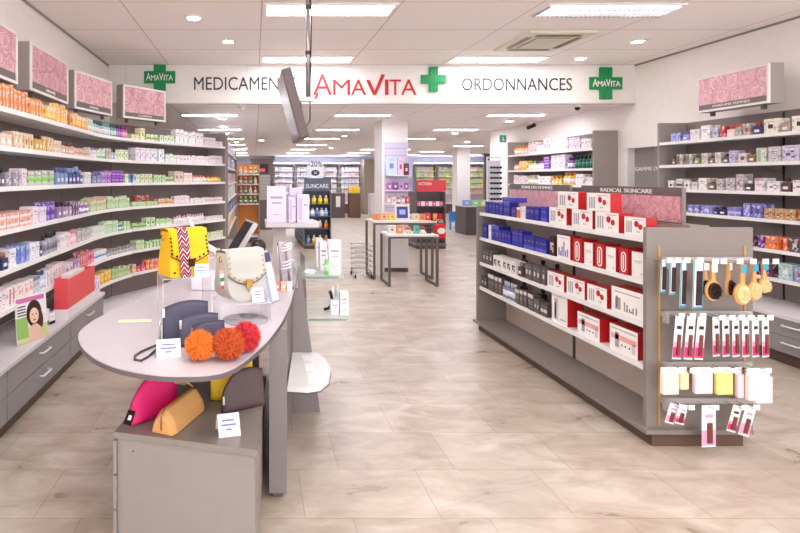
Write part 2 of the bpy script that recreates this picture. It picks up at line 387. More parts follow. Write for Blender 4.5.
# ------------------------------------------------------------------ product makers (front of every product is its -Y side)
PC = {}
C = lambda *a: M(a, .4)
def accent_boxes(m, w, h, y, style, a, b=None):
    """raised print on the front: style picks the layout"""
    e = .0008; B = lambda u0, u1, v0, v1, q: m.box((u0-.5)*w, (u1-.5)*w, y-e, y, v0*h, v1*h, q)
    b = b or M((158,150,158), .4)
    if style == 'band': B(0, 1, .3, .55, a); B(.2, .8, .7, .76, b)
    elif style == 'top': B(0, 1, .78, 1, a); B(.2, .8, .5, .56, b); B(.2, .7, .38, .42, b)
    elif style == 'low': B(0, 1, 0, .28, a); B(.25, .75, .62, .68, b)
    elif style == 'dot': B(.32, .68, .35, .62, a); B(.2, .8, .78, .82, b)
    elif style == 'text': B(.18, .82, .66, .72, b); B(.25, .75, .52, .56, b); B(.3, .7, .2, .24, a)
    elif style == 'vert': B(.1, .42, .1, .9, a); B(.55, .85, .6, .66, b)
    elif style == 'square': B(.28, .72, .3, .66, a)
    elif style == 'stripes':
        for i in range(4): B(0, 1, .1+i*.22, .2+i*.22, a)
    elif style == 'flower':
        for cx, cz, r in ((.35,.45,.14), (.62,.62,.1), (.66,.28,.09)): B(cx-r, cx+r, cz-r*.6, cz+r*.6, a)
        B(.15, .85, .84, .88, b)
    elif style == 'figure':                              # woman-with-hair style dark print on white
        for cx, cz, rx, rz in ((.5,.6,.3,.12), (.35,.4,.12,.2), (.68,.3,.1,.22)): B(cx-rx, cx+rx, cz-rz*.6, cz+rz*.6, a)
def carton(w, h, d, c, a, style, side=None):
    m = MB(); s = side or c; x = w/2
    vs = [(-x,0,0),(x,0,0),(x,d,0),(-x,d,0),(-x,0,h),(x,0,h),(x,d,h),(-x,d,h)]
    m.add(vs, [(0,1,5,4)], c); m.add(vs, [(3,2,1,0),(4,5,6,7),(1,2,6,5),(2,3,7,6),(3,0,4,7)], s)
    m.box(-x*.55, x*.55, d*.5-.0006, d*.5+.0006, h, h+.0005, M((150,145,145)))
    accent_boxes(m, w, h, 0, style, a)
    return m
def bottle(w, h, d, c, a, style, side=None):
    r = w/2; m = MB(); y = r
    m.lathe([(r*.92,0),(r,h*.04),(r,h*.6),(r*.85,h*.68),(r*.4,h*.74),(r*.4,h*.76)], c, 0, y, 0, 12)
    m.lathe([(r*.5,h*.75),(r*.5,h*.97),(r*.42,h)], a, 0, y, 0, 10)
    m.lathe([(r*1.02,h*.18),(r*1.02,h*.5)], side or WHITE, 0, y, 0, 12)
    return m
def tubep(w, h, d, c, a, style, side=None):
    r = w/2; m = MB(); n = 12; vs = []; y = r
    for z, rx, ry in ((h*.18, r*.9, r*.7), (h*.55, r*.95, r*.5), (h, r, r*.08)):
        for j in range(n):
            g = 2*PI*j/n; vs.append((rx*math.cos(g), y+ry*math.sin(g), z))
    m.add(vs, [(i*n+j, i*n+(j+1)%n, (i+1)*n+(j+1)%n, (i+1)*n+j) for i in range(2) for j in range(n)]+[tuple(2*n+j for j in range(n)), tuple(range(n))[::-1]], c, True)
    m.lathe([(r*.75,0),(r*.8,h*.18)], a, 0, y, 0, 12)
    return m
def flacon(w, h, d, c, a, style, side=None):
    x = w/2; m = MB(); bh = h*.66; q = min(.008, x*.3)
    pts = [(-x+q,0),(x-q,0),(x,q),(x,d-q),(x-q,d),(-x+q,d),(-x,d-q),(-x,q)]
    m.prism(pts, 0, bh, c); m.prism([(p[0]*.6, d/2+(p[1]-d/2)*.6) for p in pts], bh, bh+h*.03, c)
    m.lathe([(x*.3,bh+h*.03),(x*.3,bh+h*.08)], CHROME, 0, d/2, 0, 10)
    m.lathe([(x*.5,bh+h*.08),(x*.5,h*.97),(x*.42,h)], a, 0, d/2, 0, 12)
    m.box(-x*.55, x*.55, -.0012, 0, bh*.3, bh*.6, side or WHITE)
    return m
def jar(w, h, d, c, a, style, side=None):
    r = w/2; return MB().lathe([(r*.9,0),(r,h*.08),(r,h*.6)], c, 0, r, 0, 14).lathe([(r*1.03,h*.6),(r*1.03,h*.97),(r*.9,h)], a, 0, r, 0, 14)
def radical(w, h, d, c, a, style, side=None):            # white set box with red sides, red discs and a grey bottle print
    m = MB(); x = w/2; R = M((190,32,38), .35); e = .0008
    vs = [(-x,0,0),(x,0,0),(x,d,0),(-x,d,0),(-x,0,h),(x,0,h),(x,d,h),(-x,d,h)]
    m.add(vs, [(0,1,5,4)], M((248,244,242), .35)); m.add(vs, [(3,2,1,0),(4,5,6,7),(1,2,6,5),(2,3,7,6),(3,0,4,7)], R)
    B = lambda u0, u1, v0, v1, q: m.box((u0-.5)*w, (u1-.5)*w, -e, 0, v0*h, v1*h, q)
    G = M((170,166,170), .3)
    def disc(u, v, r, q):
        n = 14; m.slab_xz([((u-.5)*w+r*math.cos(2*PI*i/n), v*h+r*math.sin(2*PI*i/n)) for i in range(n)], -e*1.5, 0, q)
    if style == 'disc':
        for u in (.1, .2, .3): B(u, u+.06, .15, .78, G)
        B(.36, .37, .1, .9, M((220,214,214)))
        disc(.58, .64, h*.17, R); disc(.76, .5, h*.15, R); disc(.6, .22, h*.035, BLACK); disc(.7, .22, h*.035, BLACK); B(.45, .9, .86, .89, G)
    elif style == 'wide':
        B(.1, .9, .8, .84, G); B(.12, .3, .14, .6, G); B(.16, .2, .2, .66, M((120,116,120)))
        for u, hh in ((.4,.5), (.48,.42), (.56,.3), (.66,.36), (.76,.4)): B(u, u+.045, .14, hh, M((150,146,154)))
        disc(.5, .2, h*.03, BLACK); disc(.64, .2, h*.03, BLACK)
    elif style == 'pinkband':
        B(.05, .95, .84, .88, G); B(.05, .95, .46, .66, M((240,170,170))); B(.2, .34, .16, .74, M((170,160,165)))
        for u in (.45, .58, .72): disc(u, .3, h*.04, BLACK if u > .5 else R)
        B(.8, .92, .14, .5, M((226,200,204)))
    elif style == 'tall':
        B(.15, .42, .1, .82, M((206,202,206))); B(.2, .3, .14, .7, G)
        for u in (.6, .72, .84): disc(u, .16, h*.025, BLACK)
    elif style == 'plain':
        B(.2, .8, .62, .65, M((200,170,170))); B(.28, .72, .56, .58, M((200,170,170))); disc(.8, .16, h*.03, G)
    elif style == 'purple':
        for u, hh in ((.1,.45), (.22,.3), (.34,.5), (.48,.72), (.62,.36), (.76,.44)): B(u, u+.09, .1, hh, M((150,130,190)))
        B(.1, .9, .88, .9, G)
    return m
def redcap(w, h, d, c, a, style, side=None):             # red set box with a white capsule-shaped window
    m = MB(); x = w/2; R = M((190,32,38), .35); m.box(-x, x, 0, d, 0, h, R); n = 10; r = w*.27
    pts = [(r*math.cos(PI*i/n), h*.72+r*math.sin(PI*i/n)) for i in range(n+1)]+[(-r*math.cos(PI*i/n), h*.22-r*math.sin(PI*i/n)) for i in range(n+1)]
    m.slab_xz(pts, -.001, 0, M((250,240,238), .3)); m.slab_xz([(p[0]*.62, h*.47+(p[1]-h*.47)*.86) for p in pts], -.0018, -.001, R)
    m.box(-r*.25, r*.25, -.0024, -.0018, h*.2, h*.74, WHITE)
    return m
where_busy = [True]
MAK = dict(carton=carton, bottle=bottle, tube=tubep, flacon=flacon, jar=jar, radical=radical, redcap=redcap)
def product_mesh(kind, w, h, d, c, a, style, side):
    key = (kind, round(w,3), round(h,3), round(d,3), c, a, style, side)
    if key not in PC:
        PC[key] = MAK[kind](w, h, d, (print_mat(c) if kind == 'carton' and where_busy[0] else M(c, .35)), M(a, .35), style, M(side, .35) if side else None).mesh(kind)
    return PC[key]
ORD = 'first second third fourth fifth sixth seventh eighth ninth tenth eleventh twelfth thirteenth fourteenth fifteenth sixteenth seventeenth eighteenth nineteenth twentieth'.split()
NUM = 'one two three four five six seven eight nine ten eleven twelve thirteen fourteen fifteen sixteen seventeen eighteen nineteen twenty'.split()
NOUN = dict(carton='carton', bottle='bottle', tube='tube', flacon='perfume_bottle', jar='jar', radical='gift_box', redcap='gift_box')
CAT = dict(carton='box', bottle='bottle', tube='tube', flacon='perfume bottle', jar='jar', radical='box', redcap='box')
USED = set()
class Path:
    def __init__(s, pts): s.p = [Vector((a, b, 0)) for a, b in pts]; s.L = [0]; \
        [s.L.append(s.L[-1]+(s.p[i+1]-s.p[i]).length) for i in range(len(pts)-1)]
    def at(s, t):
        for i in range(len(s.p)-1):
            if t <= s.L[i+1] or i == len(s.p)-2:
                d = s.p[i+1]-s.p[i]; u = (t-s.L[i])/d.length
                return s.p[i]+d*u, d.normalized()
    def find(s, a):                                       # distance along the shelf edge seen at photo column a
        best = None
        for i in range(401):
            t = s.L[-1]*i/400; q = s.at(t)[0]
            if q.y < .3: continue
            e = abs(CX+F*q.x/q.y-a)
            if best is None or e < best[0]: best = (e, t)
        return best[1]
def stock(path, z, runs, where, flip=1, inset=.02, dmax=.16, nm=None):
    """runs: (px0, px1, kind, width m, height m, colour, accent, style, description, [options])"""
    prev = None
    for r in runs:
        a0, a1, kind, w, h, c, ac, style, desc = r[:9]; o = r[9] if len(r) > 9 else {}
        s0 = o.get('s0', None); t0, t1 = path.find(a0), path.find(a1)
        if t0 > t1: t0, t1 = t1, t0
        Ln = t1-t0; n = max(1, round(Ln/(w*1.06))); wi = min(w, Ln/n*.93); wi = round(wi, 3)
        dd = o.get('d', min(dmax, max(.05, w*1.2))) if kind in ('carton','radical','redcap') else (wi*.55 if kind == 'flacon' else wi)
        st = o.get('st', 1); tot = n*st
        gr = '%s on the %s' % (desc+('s' if tot > 1 else ''), where)
        me = product_mesh(kind, wi, h, dd, c, ac, style, o.get('side'))
        key0 = (desc, where)
        extra = '' if key0 not in USED else ' right of the '+prev
        USED.add(key0); k = 0
        for j in range(st):
            for i in range(n):
                t = t0+Ln*(i+.5)/n; p, dr = path.at(t)
                nrm = Vector((dr.y, -dr.x, 0))*flip
                jit = 0 if st > 1 else random.uniform(0, .012)
                q = p-nrm*(inset+o.get('in', 0)+jit)
                cn = nm or ('perfume_carton' if where.startswith('right') or (where.startswith('left') and a0 < 131) else 'skincare_carton' if where.startswith('gondola') else 'cosmetics_carton'); ob = bpy.data.objects.new(cn if kind == 'carton' else NOUN[kind], me); COL.objects.link(ob)
                ob.location = (q.x, q.y, z+o.get('dz', 0)+j*h+.0004)
                ob.rotation_euler.z = math.atan2(nrm.y, nrm.x)+PI/2
                if tot == 1: l = '%s%s on the %s' % (desc, extra, where)
                elif st > 1: 
                    l = '%s%s, %s, %s' % (desc, extra, '%s of its %s stacks' % (('leftmost' if i == 0 else 'rightmost' if i == n-1 else ORD[min(i,19)]), NUM[n-1] if n<21 else 'many') if n > 1 else 'in a stack', ('on top' if j == st-1 else 'at the bottom' if j == 0 else 'in the middle'))+', '+where
                elif n <= 20: l = '%s of %s %ss%s, %s' % ('leftmost' if i == 0 else 'rightmost' if i == n-1 else ORD[i]+' from left', NUM[n-1], desc, extra, where)
                else: l = '%s in the long row%s on the %s' % (desc, extra, where)
                if n > 3 and st == 1 and not where.startswith('gondola'): ob.scale = (1, 1, random.choice((.9, 1, 1, 1.06, 1.12))); ob.rotation_euler.z += random.uniform(-.03, .03)
                tag(ob, l, CAT[kind], gr if tot > 1 else None); k += 1
        prev = desc+('s' if tot > 1 else '')

# ------------------------------------------------------------------ shelving carcases
def offset(pts, d):
    out = []
    for i, p in enumerate(pts):
        a = Vector(pts[max(i-1, 0)]); b = Vector(pts[min(i+1, len(pts)-1)]); t = (b-a).normalized()
        t = NRM.get(p, t)
        out.append((p[0]-t.y*d, p[1]+t.x*d))
    return out
def strip(mb, pts, d0, d1, z0, z1, m):                    # ribbon between two offsets of a path, as a solid
    a = offset(pts, d0); b = offset(pts, d1)
    for i in range(len(pts)-1):
        mb.prism([a[i], a[i+1], b[i+1], b[i]], z0, z1, m)
    return mb
def shelving(name, label, pts, depth, levels, top, sgn=1, base=None, ends=(0,1), group=None, backm=None, zb=0, ledge=None):
    """pts: front edge of the shelves; sgn: side of the path the back lies on"""
    mid = pts[len(pts)//2]; t = thing(name, label, 'shelving', (mid[0], mid[1], 0), group=group, world=True)
    D = depth*sgn
    strip(MB(), pts, D, D+.02*sgn, zb, top, backm or BACKP).build('back_panel', t)
    for z in levels:
        m = strip(MB(), pts, 0, D-.001*sgn, z-.022, z, SHELFW); strip(m, pts, -.004*sgn, -.0002*sgn, z-.03, z+.004, WHITE); m.build('shelf', t)
    for e in ends:
        i = 0 if e == 0 else len(pts)-1; j = 1 if e == 0 else len(pts)-2
        p = Vector(pts[i]); q = Vector(pts[j]); d = (p-q).normalized()
        nn = Vector((-((Vector(pts[1])-Vector(pts[0])).y if e == 0 else (Vector(pts[-1])-Vector(pts[-2])).y), (Vector(pts[1])-Vector(pts[0])).x if e == 0 else (Vector(pts[-1])-Vector(pts[-2])).x)).normalized()
        a = p+d*.001; b = p+d*.026
        MB().prism([tuple(a-nn*.006*sgn), tuple(b-nn*.006*sgn), tuple(b+nn*(D+.02*sgn)), tuple(a+nn*(D+.02*sgn))], zb, top, TAUPE).build('side_panel', t)
    if base:
        strip(MB(), pts, -.02*sgn, D-.001*sgn, base-.06, base, SHELFW).build('base_shelf', t)
        strip(MB(), pts, .03*sgn, .05*sgn, 0, base-.061, PLINTH).build('plinth', t)
    return t
LV = [2.12, 1.86, 1.59, 1.30, 1.03, .765, .49]
NRM = {}
def bez(a, c, b, n):
    return [((1-u)**2*a[0]+2*u*(1-u)*c[0]+u*u*b[0], (1-u)**2*a[1]+2*u*(1-u)*c[1]+u*u*b[1]) for u in [i/n for i in range(n+1)]]
curve = bez((-1.66,5.5), (-1.66,6.2), (-1.27,6.80), 10)
cutp = [p for p in curve if p[1] < 6.46]+[(-1.475,6.46)]
diag = [(-1.47,6.475)]+[p for p in curve if p[1] > 6.5]+[(-.44,8.05)]
FULL = [(-1.66,5.4)]+cutp+diag[1:]
for i in range(1, len(FULL)): NRM[FULL[i]] = (Vector(FULL[min(i+1, len(FULL)-1)])-Vector(FULL[i-1])).normalized()
NRM[diag[0]] = NRM[cutp[-1]]
left = Path([(-1.66,2.2),(-1.66,5.5)]+cutp[1:]+diag[1:])
GL = 'left wall shelving'
for a, b, l in ((2.2,3.347,'left wall shelving bay nearest the viewer, mostly outside the picture'),(3.352,4.497,'left wall shelving bay above the magazine cover, full of perfume'),(4.502,5.495,'straight left wall shelving bay above the red box')):
    shelving('shelving_unit', l, [(-1.66,a),(-1.66,b)], .33, LV[:6], 2.33, 1, None, (), GL, zb=.49)
shelving('shelving_unit', 'curved left shelving bay bending around the corner of the left wall', cutp, .33, LV, 2.33, 1, .18, (), GL)
shelving('shelving_unit', 'angled end bay of the left shelving with grey end panel', diag, .33, LV, 2.33, 1, .18, (1,), GL)

def run(*a): return a
W = (246,242,246); GRN = (196,224,170); DG = (90,150,90)
wl = ['left wall %s shelf' % q for q in ('top','second','third','fourth','fifth','sixth','lowest')]
stock(left, LV[0], [
 run(-22,9,'carton',.05,.165,(236,140,60),(196,92,30),'vert','orange brown tall carton'),
 run(9,32,'carton',.06,.155,(232,150,84),(186,96,44),'vert','orange carton with brown stripe'),
 run(33,47,'carton',.055,.135,(244,160,70),(200,110,40),'vert','amber carton'),
 run(48,58,'carton',.06,.115,(250,214,110),(236,170,60),'low','yellow carton'),
 run(59,70,'carton',.05,.16,(250,200,90),(240,160,60),'vert','tall yellow carton'),
 run(71,75,'carton',.07,.14,(222,120,50),(160,80,40),'vert','deep orange carton'),
 run(76,90,'carton',.06,.13,(248,196,90),(240,150,50),'low','golden carton'),
 run(91,97,'bottle',.05,.13,(190,220,214),(240,244,244),'x','pale mint bottle'),
 run(98,106,'bottle',.05,.14,(170,205,200),(70,110,130),'x','teal bottle'),
 run(106,113,'bottle',.05,.14,(190,214,236),(120,190,170),'x','pale blue bottle'),
 run(113,119,'bottle',.05,.145,(110,190,160),(60,110,100),'x','green bottle',{'side':(220,240,230)}),
 run(119,125,'bottle',.05,.145,(160,90,190),(90,50,110),'x','purple bottle',{'side':(200,160,220)}),
 run(125,130,'bottle',.05,.14,(220,120,170),(190,60,130),'x','pink bottle',{'side':(245,200,220)}),
 run(133,141,'carton',.06,.07,(240,240,190),(190,200,90),'top','cream yellow small box'),
 run(141,147.5,'carton',.08,.15,(246,240,200),(160,190,90),'dot','tall cream carton with green mark'),
 run(148,160,'carton',.06,.085,(226,240,200),(120,170,80),'band','pale green carton'),
 run(161,175,'carton',.06,.085,(222,240,206),(110,160,90),'dot','light green box'),
 run(177,205,'carton',.075,.17,W,(224,214,232),'text','tall white pink carton'),
 run(206,217,'carton',.08,.12,(240,232,244),(210,190,220),'text','medium white carton'),
 run(217,224,'carton',.08,.075,(240,226,236),(210,190,220),'text','small white carton'),
], wl[0])
stock(left, LV[1], [
 run(-20,17,'carton',.09,.09,(222,198,184),(244,236,226),'square','beige box'),
 run(18,27,'carton',.07,.12,(216,186,150),(246,232,200),'dot','tan carton'),
 run(28,37,'carton',.06,.12,(224,196,150),(160,110,60),'square','tan framed carton'),
 run(38,46,'flacon',.06,.135,(206,170,80),(70,50,30),'x','gold flacon'),
 run(46,56,'carton',.07,.125,(206,160,80),(250,220,150),'square','gold carton'),
 run(57,65,'carton',.06,.11,(226,204,176),(150,100,70),'text','pale tan carton'),
 run(65,77,'flacon',.055,.11,(214,178,150),(110,70,50),'x','bronze flacon'),
 run(77,92,'carton',.05,.075,(226,196,180),(190,140,110),'band','small tan box'),
 run(93,99,'carton',.06,.105,(236,228,242),(120,110,150),'top','lilac carton'),
 run(99,107,'carton',.045,.1,(214,236,214),(140,180,150),'low','mint carton'),
 run(108,113,'carton',.06,.12,(196,180,176),(100,90,90),'text','taupe carton'),
 run(113,118,'flacon',.055,.12,(180,190,220),(60,60,80),'x','blue clear flacon'),
 run(118,130,'carton',.06,.11,(228,240,196),(110,110,100),'flower','white green printed carton'),
 run(137,152,'carton',.1,.165,(244,236,248),(210,180,220),'flower','tall white floral carton'),
 run(152,166,'carton',.1,.165,(240,244,250),(120,150,200),'flower','tall white carton with blue flower'),
 run(167,181,'carton',.07,.1,(240,246,240),(150,190,160),'text','white mint carton'),
 run(182,191,'carton',.07,.1,(248,236,246),(220,60,150),'dot','white carton with magenta mark'),
 run(191,210,'carton',.06,.095,(244,234,246),(220,200,226),'text','low white lilac carton'),
 run(210,224,'carton',.08,.12,(242,230,240),(214,190,214),'text','white rose carton',),
], wl[1])
stock(left, LV[2], [
 run(-22,0,'flacon',.07,.12,(150,140,160),(60,50,70),'x','grey flacon'),
 run(1,9,'flacon',.06,.13,(90,80,96),(30,28,34),'x','dark flacon'),
 run(9,23,'carton',.1,.1,(150,140,156),(226,214,232),'flower','patterned grey lilac box'),
 run(24,31,'carton',.08,.13,(224,206,220),(190,170,190),'text','pink grey carton'),
 run(32,57,'carton',.11,.12,(196,200,190),(130,220,60),'band','grey box with lime band'),
 run(59,71,'flacon',.08,.15,(120,150,190),(90,110,160),'x','blue flacon'),
 run(72,86,'flacon',.09,.15,(60,80,140),(150,170,214),'x','navy flacon'),
 run(88,94,'carton',.07,.12,(234,230,230),(200,190,200),'text','off white carton'),
 run(95,103,'carton',.06,.11,(130,140,190),(70,80,130),'top','slate blue carton'),
 run(103,113,'carton',.08,.13,(176,120,214),(110,60,160),'flower','purple printed carton'),
 run(113,126,'carton',.1,.145,(160,90,206),(120,50,170),'stripes','violet striped carton'),
 run(127,131,'carton',.06,.11,(214,238,190),(150,200,120),'text','lime white carton'),
 run(132,138,'carton',.06,.11,(130,160,214),(200,220,240),'low','sky blue carton'),
 run(138,142,'carton',.06,.1,(216,236,190),(150,200,110),'text','pale lime carton'),
 run(142,154,'carton',.07,.11,(206,230,180),(226,120,150),'dot','green carton with pink mark'),
 run(155,167,'carton',.06,.1,(196,226,170),(90,110,80),'flower','green leafy carton'),
 run(167,176,'carton',.07,.075,(206,232,180),(110,150,90),'band','low green box'),
 run(176,184,'carton',.1,.15,(226,206,190),(150,120,110),'dot','beige carton'),
 run(185,194,'carton',.07,.13,(246,226,220),(220,160,160),'text','blush tall carton'),
 run(195,208,'bottle',.07,.09,(244,226,224),(236,160,150),'x','blush short bottle'),
 run(209,223,'bottle',.055,.1,(226,186,90),(170,120,50),'x','amber bottle',{'side':(246,226,170)}),
], wl[2])
stock(left, LV[3], [
 run(-22,34,'carton',.2,.055,(240,176,160),(246,236,240),'band','flat salmon striped box',{'st':2,'d':.16}),
 run(35,42,'carton',.09,.13,(240,226,240),(214,196,220),'text','pale lilac carton'),
 run(43,49,'carton',.07,.12,(236,224,240),(200,184,214),'text','lilac white carton'),
 run(49,59,'carton',.09,.15,(126,80,196),(90,40,160),'band','deep purple carton'),
 run(61,69,'flacon',.08,.14,(150,130,160),(70,50,80),'x','mauve flacon'),
 run(69,75,'flacon',.06,.13,(180,166,190),(110,80,130),'x','silver lilac flacon'),
 run(75,82,'carton',.07,.13,(130,90,140),(90,50,90),'vert','plum carton'),
 run(83,92,'bottle',.06,.11,(150,110,190),(240,220,200),'x','violet bottle'),
 run(93,109,'carton',.09,.13,(206,216,170),(226,150,140),'top','green carton with salmon top'),
 run(110,131,'carton',.055,.125,GRN,(150,190,120),'text','pale green carton'),
 run(133,159,'carton',.06,.05,(190,220,150),(120,160,90),'text','low green box'),
 run(141,158,'carton',.24,.13,(200,80,70),(110,180,180),'flower','red picture box behind the low green boxes',{'in':.1,'d':.04}),
 run(160,174,'carton',.07,.075,(226,206,160),(230,130,80),'band','orange green small box'),
 run(176,191,'carton',.05,.1,(244,230,240),(206,180,200),'text','white rose slim carton'),
 run(192,206,'carton',.06,.06,(244,234,238),(220,190,200),'text','short white box'),
 run(206,224,'carton',.07,.065,(240,226,226),(206,170,170),'band','low blush box'),
], wl[3])
stock(left, LV[4], [
 run(-20,-3,'carton',.08,.12,(150,160,200),(40,50,110),'low','navy white carton'),
 run(-2,12,'flacon',.1,.115,(40,50,90),(150,110,80),'x','dark navy flacon'),
 run(13,22,'carton',.1,.125,(242,238,246),(190,190,210),'text','white carton'),
 run(23,33,'carton',.1,.13,(126,150,220),(90,110,190),'vert','periwinkle carton'),
 run(34,42,'carton',.09,.125,(240,238,246),(206,200,214),'text','white slim carton'),
 run(42,47,'flacon',.06,.115,(50,60,120),(120,150,200),'x','dark blue flacon'),
 run(48,62,'bottle',.055,.15,(170,166,176),(50,46,54),'x','clear grey bottle with dark cap',{'side':(130,126,140)}),
 run(63,73,'carton',.07,.12,(244,230,238),(214,170,190),'text','pale rose carton'),
 run(74,80,'bottle',.07,.13,(244,190,200),(236,150,170),'x','pink lotion bottle',{'side':(250,220,226)}),
 run(81,94,'carton',.1,.1,(206,196,200),(150,140,150),'flower','grey patterned carton'),
 run(95,106,'carton',.08,.1,(236,240,238),(170,200,180),'dot','white mint carton'),
 run(107,120,'carton',.06,.13,(200,226,180),(120,170,100),'text','tall pale green carton'),
 run(121,126,'bottle',.06,.09,(70,160,180),(220,240,240),'x','teal small bottle'),
 run(126,131,'carton',.06,.1,(196,226,170),(120,170,100),'text','green carton'),
 run(132,148,'carton',.055,.06,(190,220,150),(110,150,80),'band','short green box'),
 run(148,157,'carton',.07,.115,(206,232,190),(90,140,80),'dot','green white carton'),
 run(158,174,'carton',.06,.085,(200,230,170),(240,246,236),'low','lime carton'),
 run(176,206,'bottle',.05,.105,(246,236,242),(236,200,216),'x','white rose bottle'),
 run(207,224,'carton',.07,.06,(238,232,234),(190,170,180),'text','small pale box'),
], wl[4])
stock(left, LV[5], [
 run(-22,0,'carton',.08,.11,(248,226,232),(220,80,100),'top','white carton with red top'),
 run(1,11,'carton',.08,.13,(244,222,228),(200,120,130),'text','pink white tall carton'),
 run(12,21,'carton',.07,.13,(246,236,236),(210,90,100),'vert','white carton with red stripe'),
 run(22,36,'carton',.09,.125,(246,228,222),(230,160,150),'dot','blush carton'),
 run(37,43,'carton',.07,.12,(200,206,216),(110,120,140),'top','silver blue carton'),
 run(44,50,'bottle',.06,.14,(190,206,226),(90,110,150),'x','pale blue lotion bottle'),
 run(50,57,'carton',.07,.13,(246,240,244),(190,190,200),'vert','white striped carton'),
 run(58,66,'carton',.07,.15,(238,214,216),(206,150,160),'text','rose grey carton'),
 run(67,76,'carton',.09,.11,(242,232,240),(180,160,190),'square','pale mauve carton'),
 run(77,83,'carton',.07,.11,(180,150,206),(240,236,246),'dot','lilac carton'),
 run(83,90,'carton',.06,.16,(206,90,90),(240,200,190),'dot','brick red carton'),
 run(91,97,'carton',.06,.13,(232,70,140),(246,160,190),'low','magenta carton'),
 run(97,109,'carton',.1,.1,(244,244,246),(60,160,214),'band','white carton with blue band'),
 run(110,136,'jar',.06,.075,(190,184,184),(150,144,146),'x','grey jar'),
 run(138,146,'carton',.08,.11,(200,226,170),(130,170,110),'text','green box'),
 run(147,164,'carton',.055,.08,(206,232,184),(110,160,90),'vert','green striped carton'),
 run(166,224,'carton',.07,.085,(216,228,190),(150,170,120),'text','pale olive carton'),
], wl[5])
stock(left, LV[6], [
 run(100,113,'carton',.09,.115,(250,206,50),(240,170,40),'low','bright yellow carton'),
 run(114,131,'carton',.055,.11,(176,206,130),(120,160,90),'text','olive green carton'),
 run(132,138,'carton',.07,.1,(240,190,160),(220,120,90),'text','salmon carton'),
 run(139,143,'jar',.05,.06,(240,160,120),(236,120,80),'x','orange jar'),
 run(143,147,'carton',.05,.07,(236,80,150),(250,180,210),'low','magenta small box'),
 run(147,155,'carton',.06,.12,(244,130,60),(250,190,120),'band','orange carton'),
 run(155,166,'carton',.06,.115,(246,110,130),(250,190,190),'text','coral pink carton'),
 run(168,222,'carton',.08,.1,(244,200,190),(230,130,120),'text','pale coral carton'),
], wl[6])

# drawer cabinets under the left shelving
def drawer_unit(label, x0, x1, y0, y1, z0, z1, face, group, hw=.15, cnt=2):
    """x0: front plane, x1: back; face: +1 when the fronts look towards +X"""
    t = thing('drawer_cabinet', label, 'cabinet', ((x0+x1)/2, (y0+y1)/2, 0), group=group, world=True)
    a, b = min(x0-face*.02, x1), max(x0-face*.02, x1)
    MB().box(a, b, y0+.001, y1-.001, z0, z1, TAUPE).build('carcass', t)
    MB().box(min(x0-face*.06, x1), max(x0-face*.06, x1), y0+.001, y1-.001, 0, z0-.001, PLINTH).build('plinth', t)
    hh = (z1-z0)/cnt
    for i in range(cnt):
        a, b = min(x0, x0-face*.019), max(x0, x0-face*.019)
        d = MB().box(a, b, y0+.004, y1-.004, z0+i*hh+.003, z0+(i+1)*hh-.003, GREY).build('drawer', t, bevel=.001)
        zc = z0+(i+.62)*hh; yc = (y0+y1)/2; m = MB()
        m.tube([(x0, yc-hw/2, zc), (x0+face*.03, yc-hw/2+.006, zc), (x0+face*.03, yc+hw/2-.006, zc), (x0, yc+hw/2, zc)], .008, M((232,230,232), .3, .2), 6)
        m.v = [v-t.location for v in m.v]; m.build('handle', d, (0,0,0))
    return t
for a, b, l in ((2.2,3.345,'grey two drawer cabinet nearest the viewer at the left edge'),(3.35,4.505,'grey two drawer cabinet below the magazine cover'),(4.51,5.49,'grey two drawer cabinet below the red box')):
    drawer_unit(l, -1.55, -1.99, a, b, .115, .445, 1, 'left wall drawer cabinets')
wsingle(MB().box(-1.99, -1.535, 2.2, 5.495, .446, .478, M((214,208,212), .3)), 'counter_top', 'long pale counter top above the left wall drawers', 'counter', bevel=.003)

# rose display boxes above the left shelving
def light_box(name, label, p0, p1, z0, z1, dep, out, band, rm, txt=None, group=None):
    p0 = Vector((p0[0], p0[1], 0)); p1 = Vector((p1[0], p1[1], 0)); L = (p1-p0).length; a = math.atan2((p1-p0).y, (p1-p0).x)
    t = thing(name, label, 'sign', (p0.x, p0.y, z0), a, group)
    # local x runs along the box; local -y is the lit face
    h = z1-z0; e = .022
    MB().box(0, L, .004, dep, 0, h, TAUPE).build('housing', t, (0,0,0), bevel=.002)
    m = MB().box(0, L, -.012, .003, 0, e, WHITE).box(0, L, -.012, .003, h-e, h, WHITE).box(0, e, -.012, .003, e, h-e, WHITE).box(L-e, L, -.012, .003, e, h-e, WHITE)
    m.build('frame', t, (0,0,0))
    rose_field(MB().box(e, L-e, -.004, .003, e+band, h-e, M((206,150,160), .4)), e, L-e, e+band, h-e, -.0042, 1, 1 if rm is ROSE3 else 0, len(label)).build('rose_picture', t, (0,0,0))
    b = MB().box(e, L-e, -.004, .003, e, e+band, M((120,110,110))).build('caption_band', t, (0,0,0))
    if txt:
        m = MB(); wt = min(L*.55, .03*len(txt)); text(m, txt, L*.5-wt/2, e+band*.3, wt, band*.42, WHITE, -.006); m.build('lettering', b, (0,0,0))
    for u in (L*.15, L*.85): MB().box(u-.012, u+.012, dep*.3, dep*.6, -.046, 0, GREYD).build('foot', t, (0,0,0))
    return t
GB = 'rose picture boxes above the left shelving'
light_box('picture_box', 'rose picture box cut by the left edge, first of the row', (-1.85,3.35), (-1.85,4.15), 2.377, 2.78, .12, 1, .06, ROSE, 'PARFUMS', GB)
light_box('picture_box', 'second rose picture box from the left, darker pink with grey side', (-1.85,4.40), (-1.85,5.28), 2.377, 2.78, .12, 1, .06, ROSE, 'LANCOME', GB)
light_box('picture_box', 'third rose picture box from the left, palest roses', (-1.875,5.56), (-1.68,6.28), 2.377, 2.78, .12, 1, .06, ROSE3, 'CHANEL', GB)
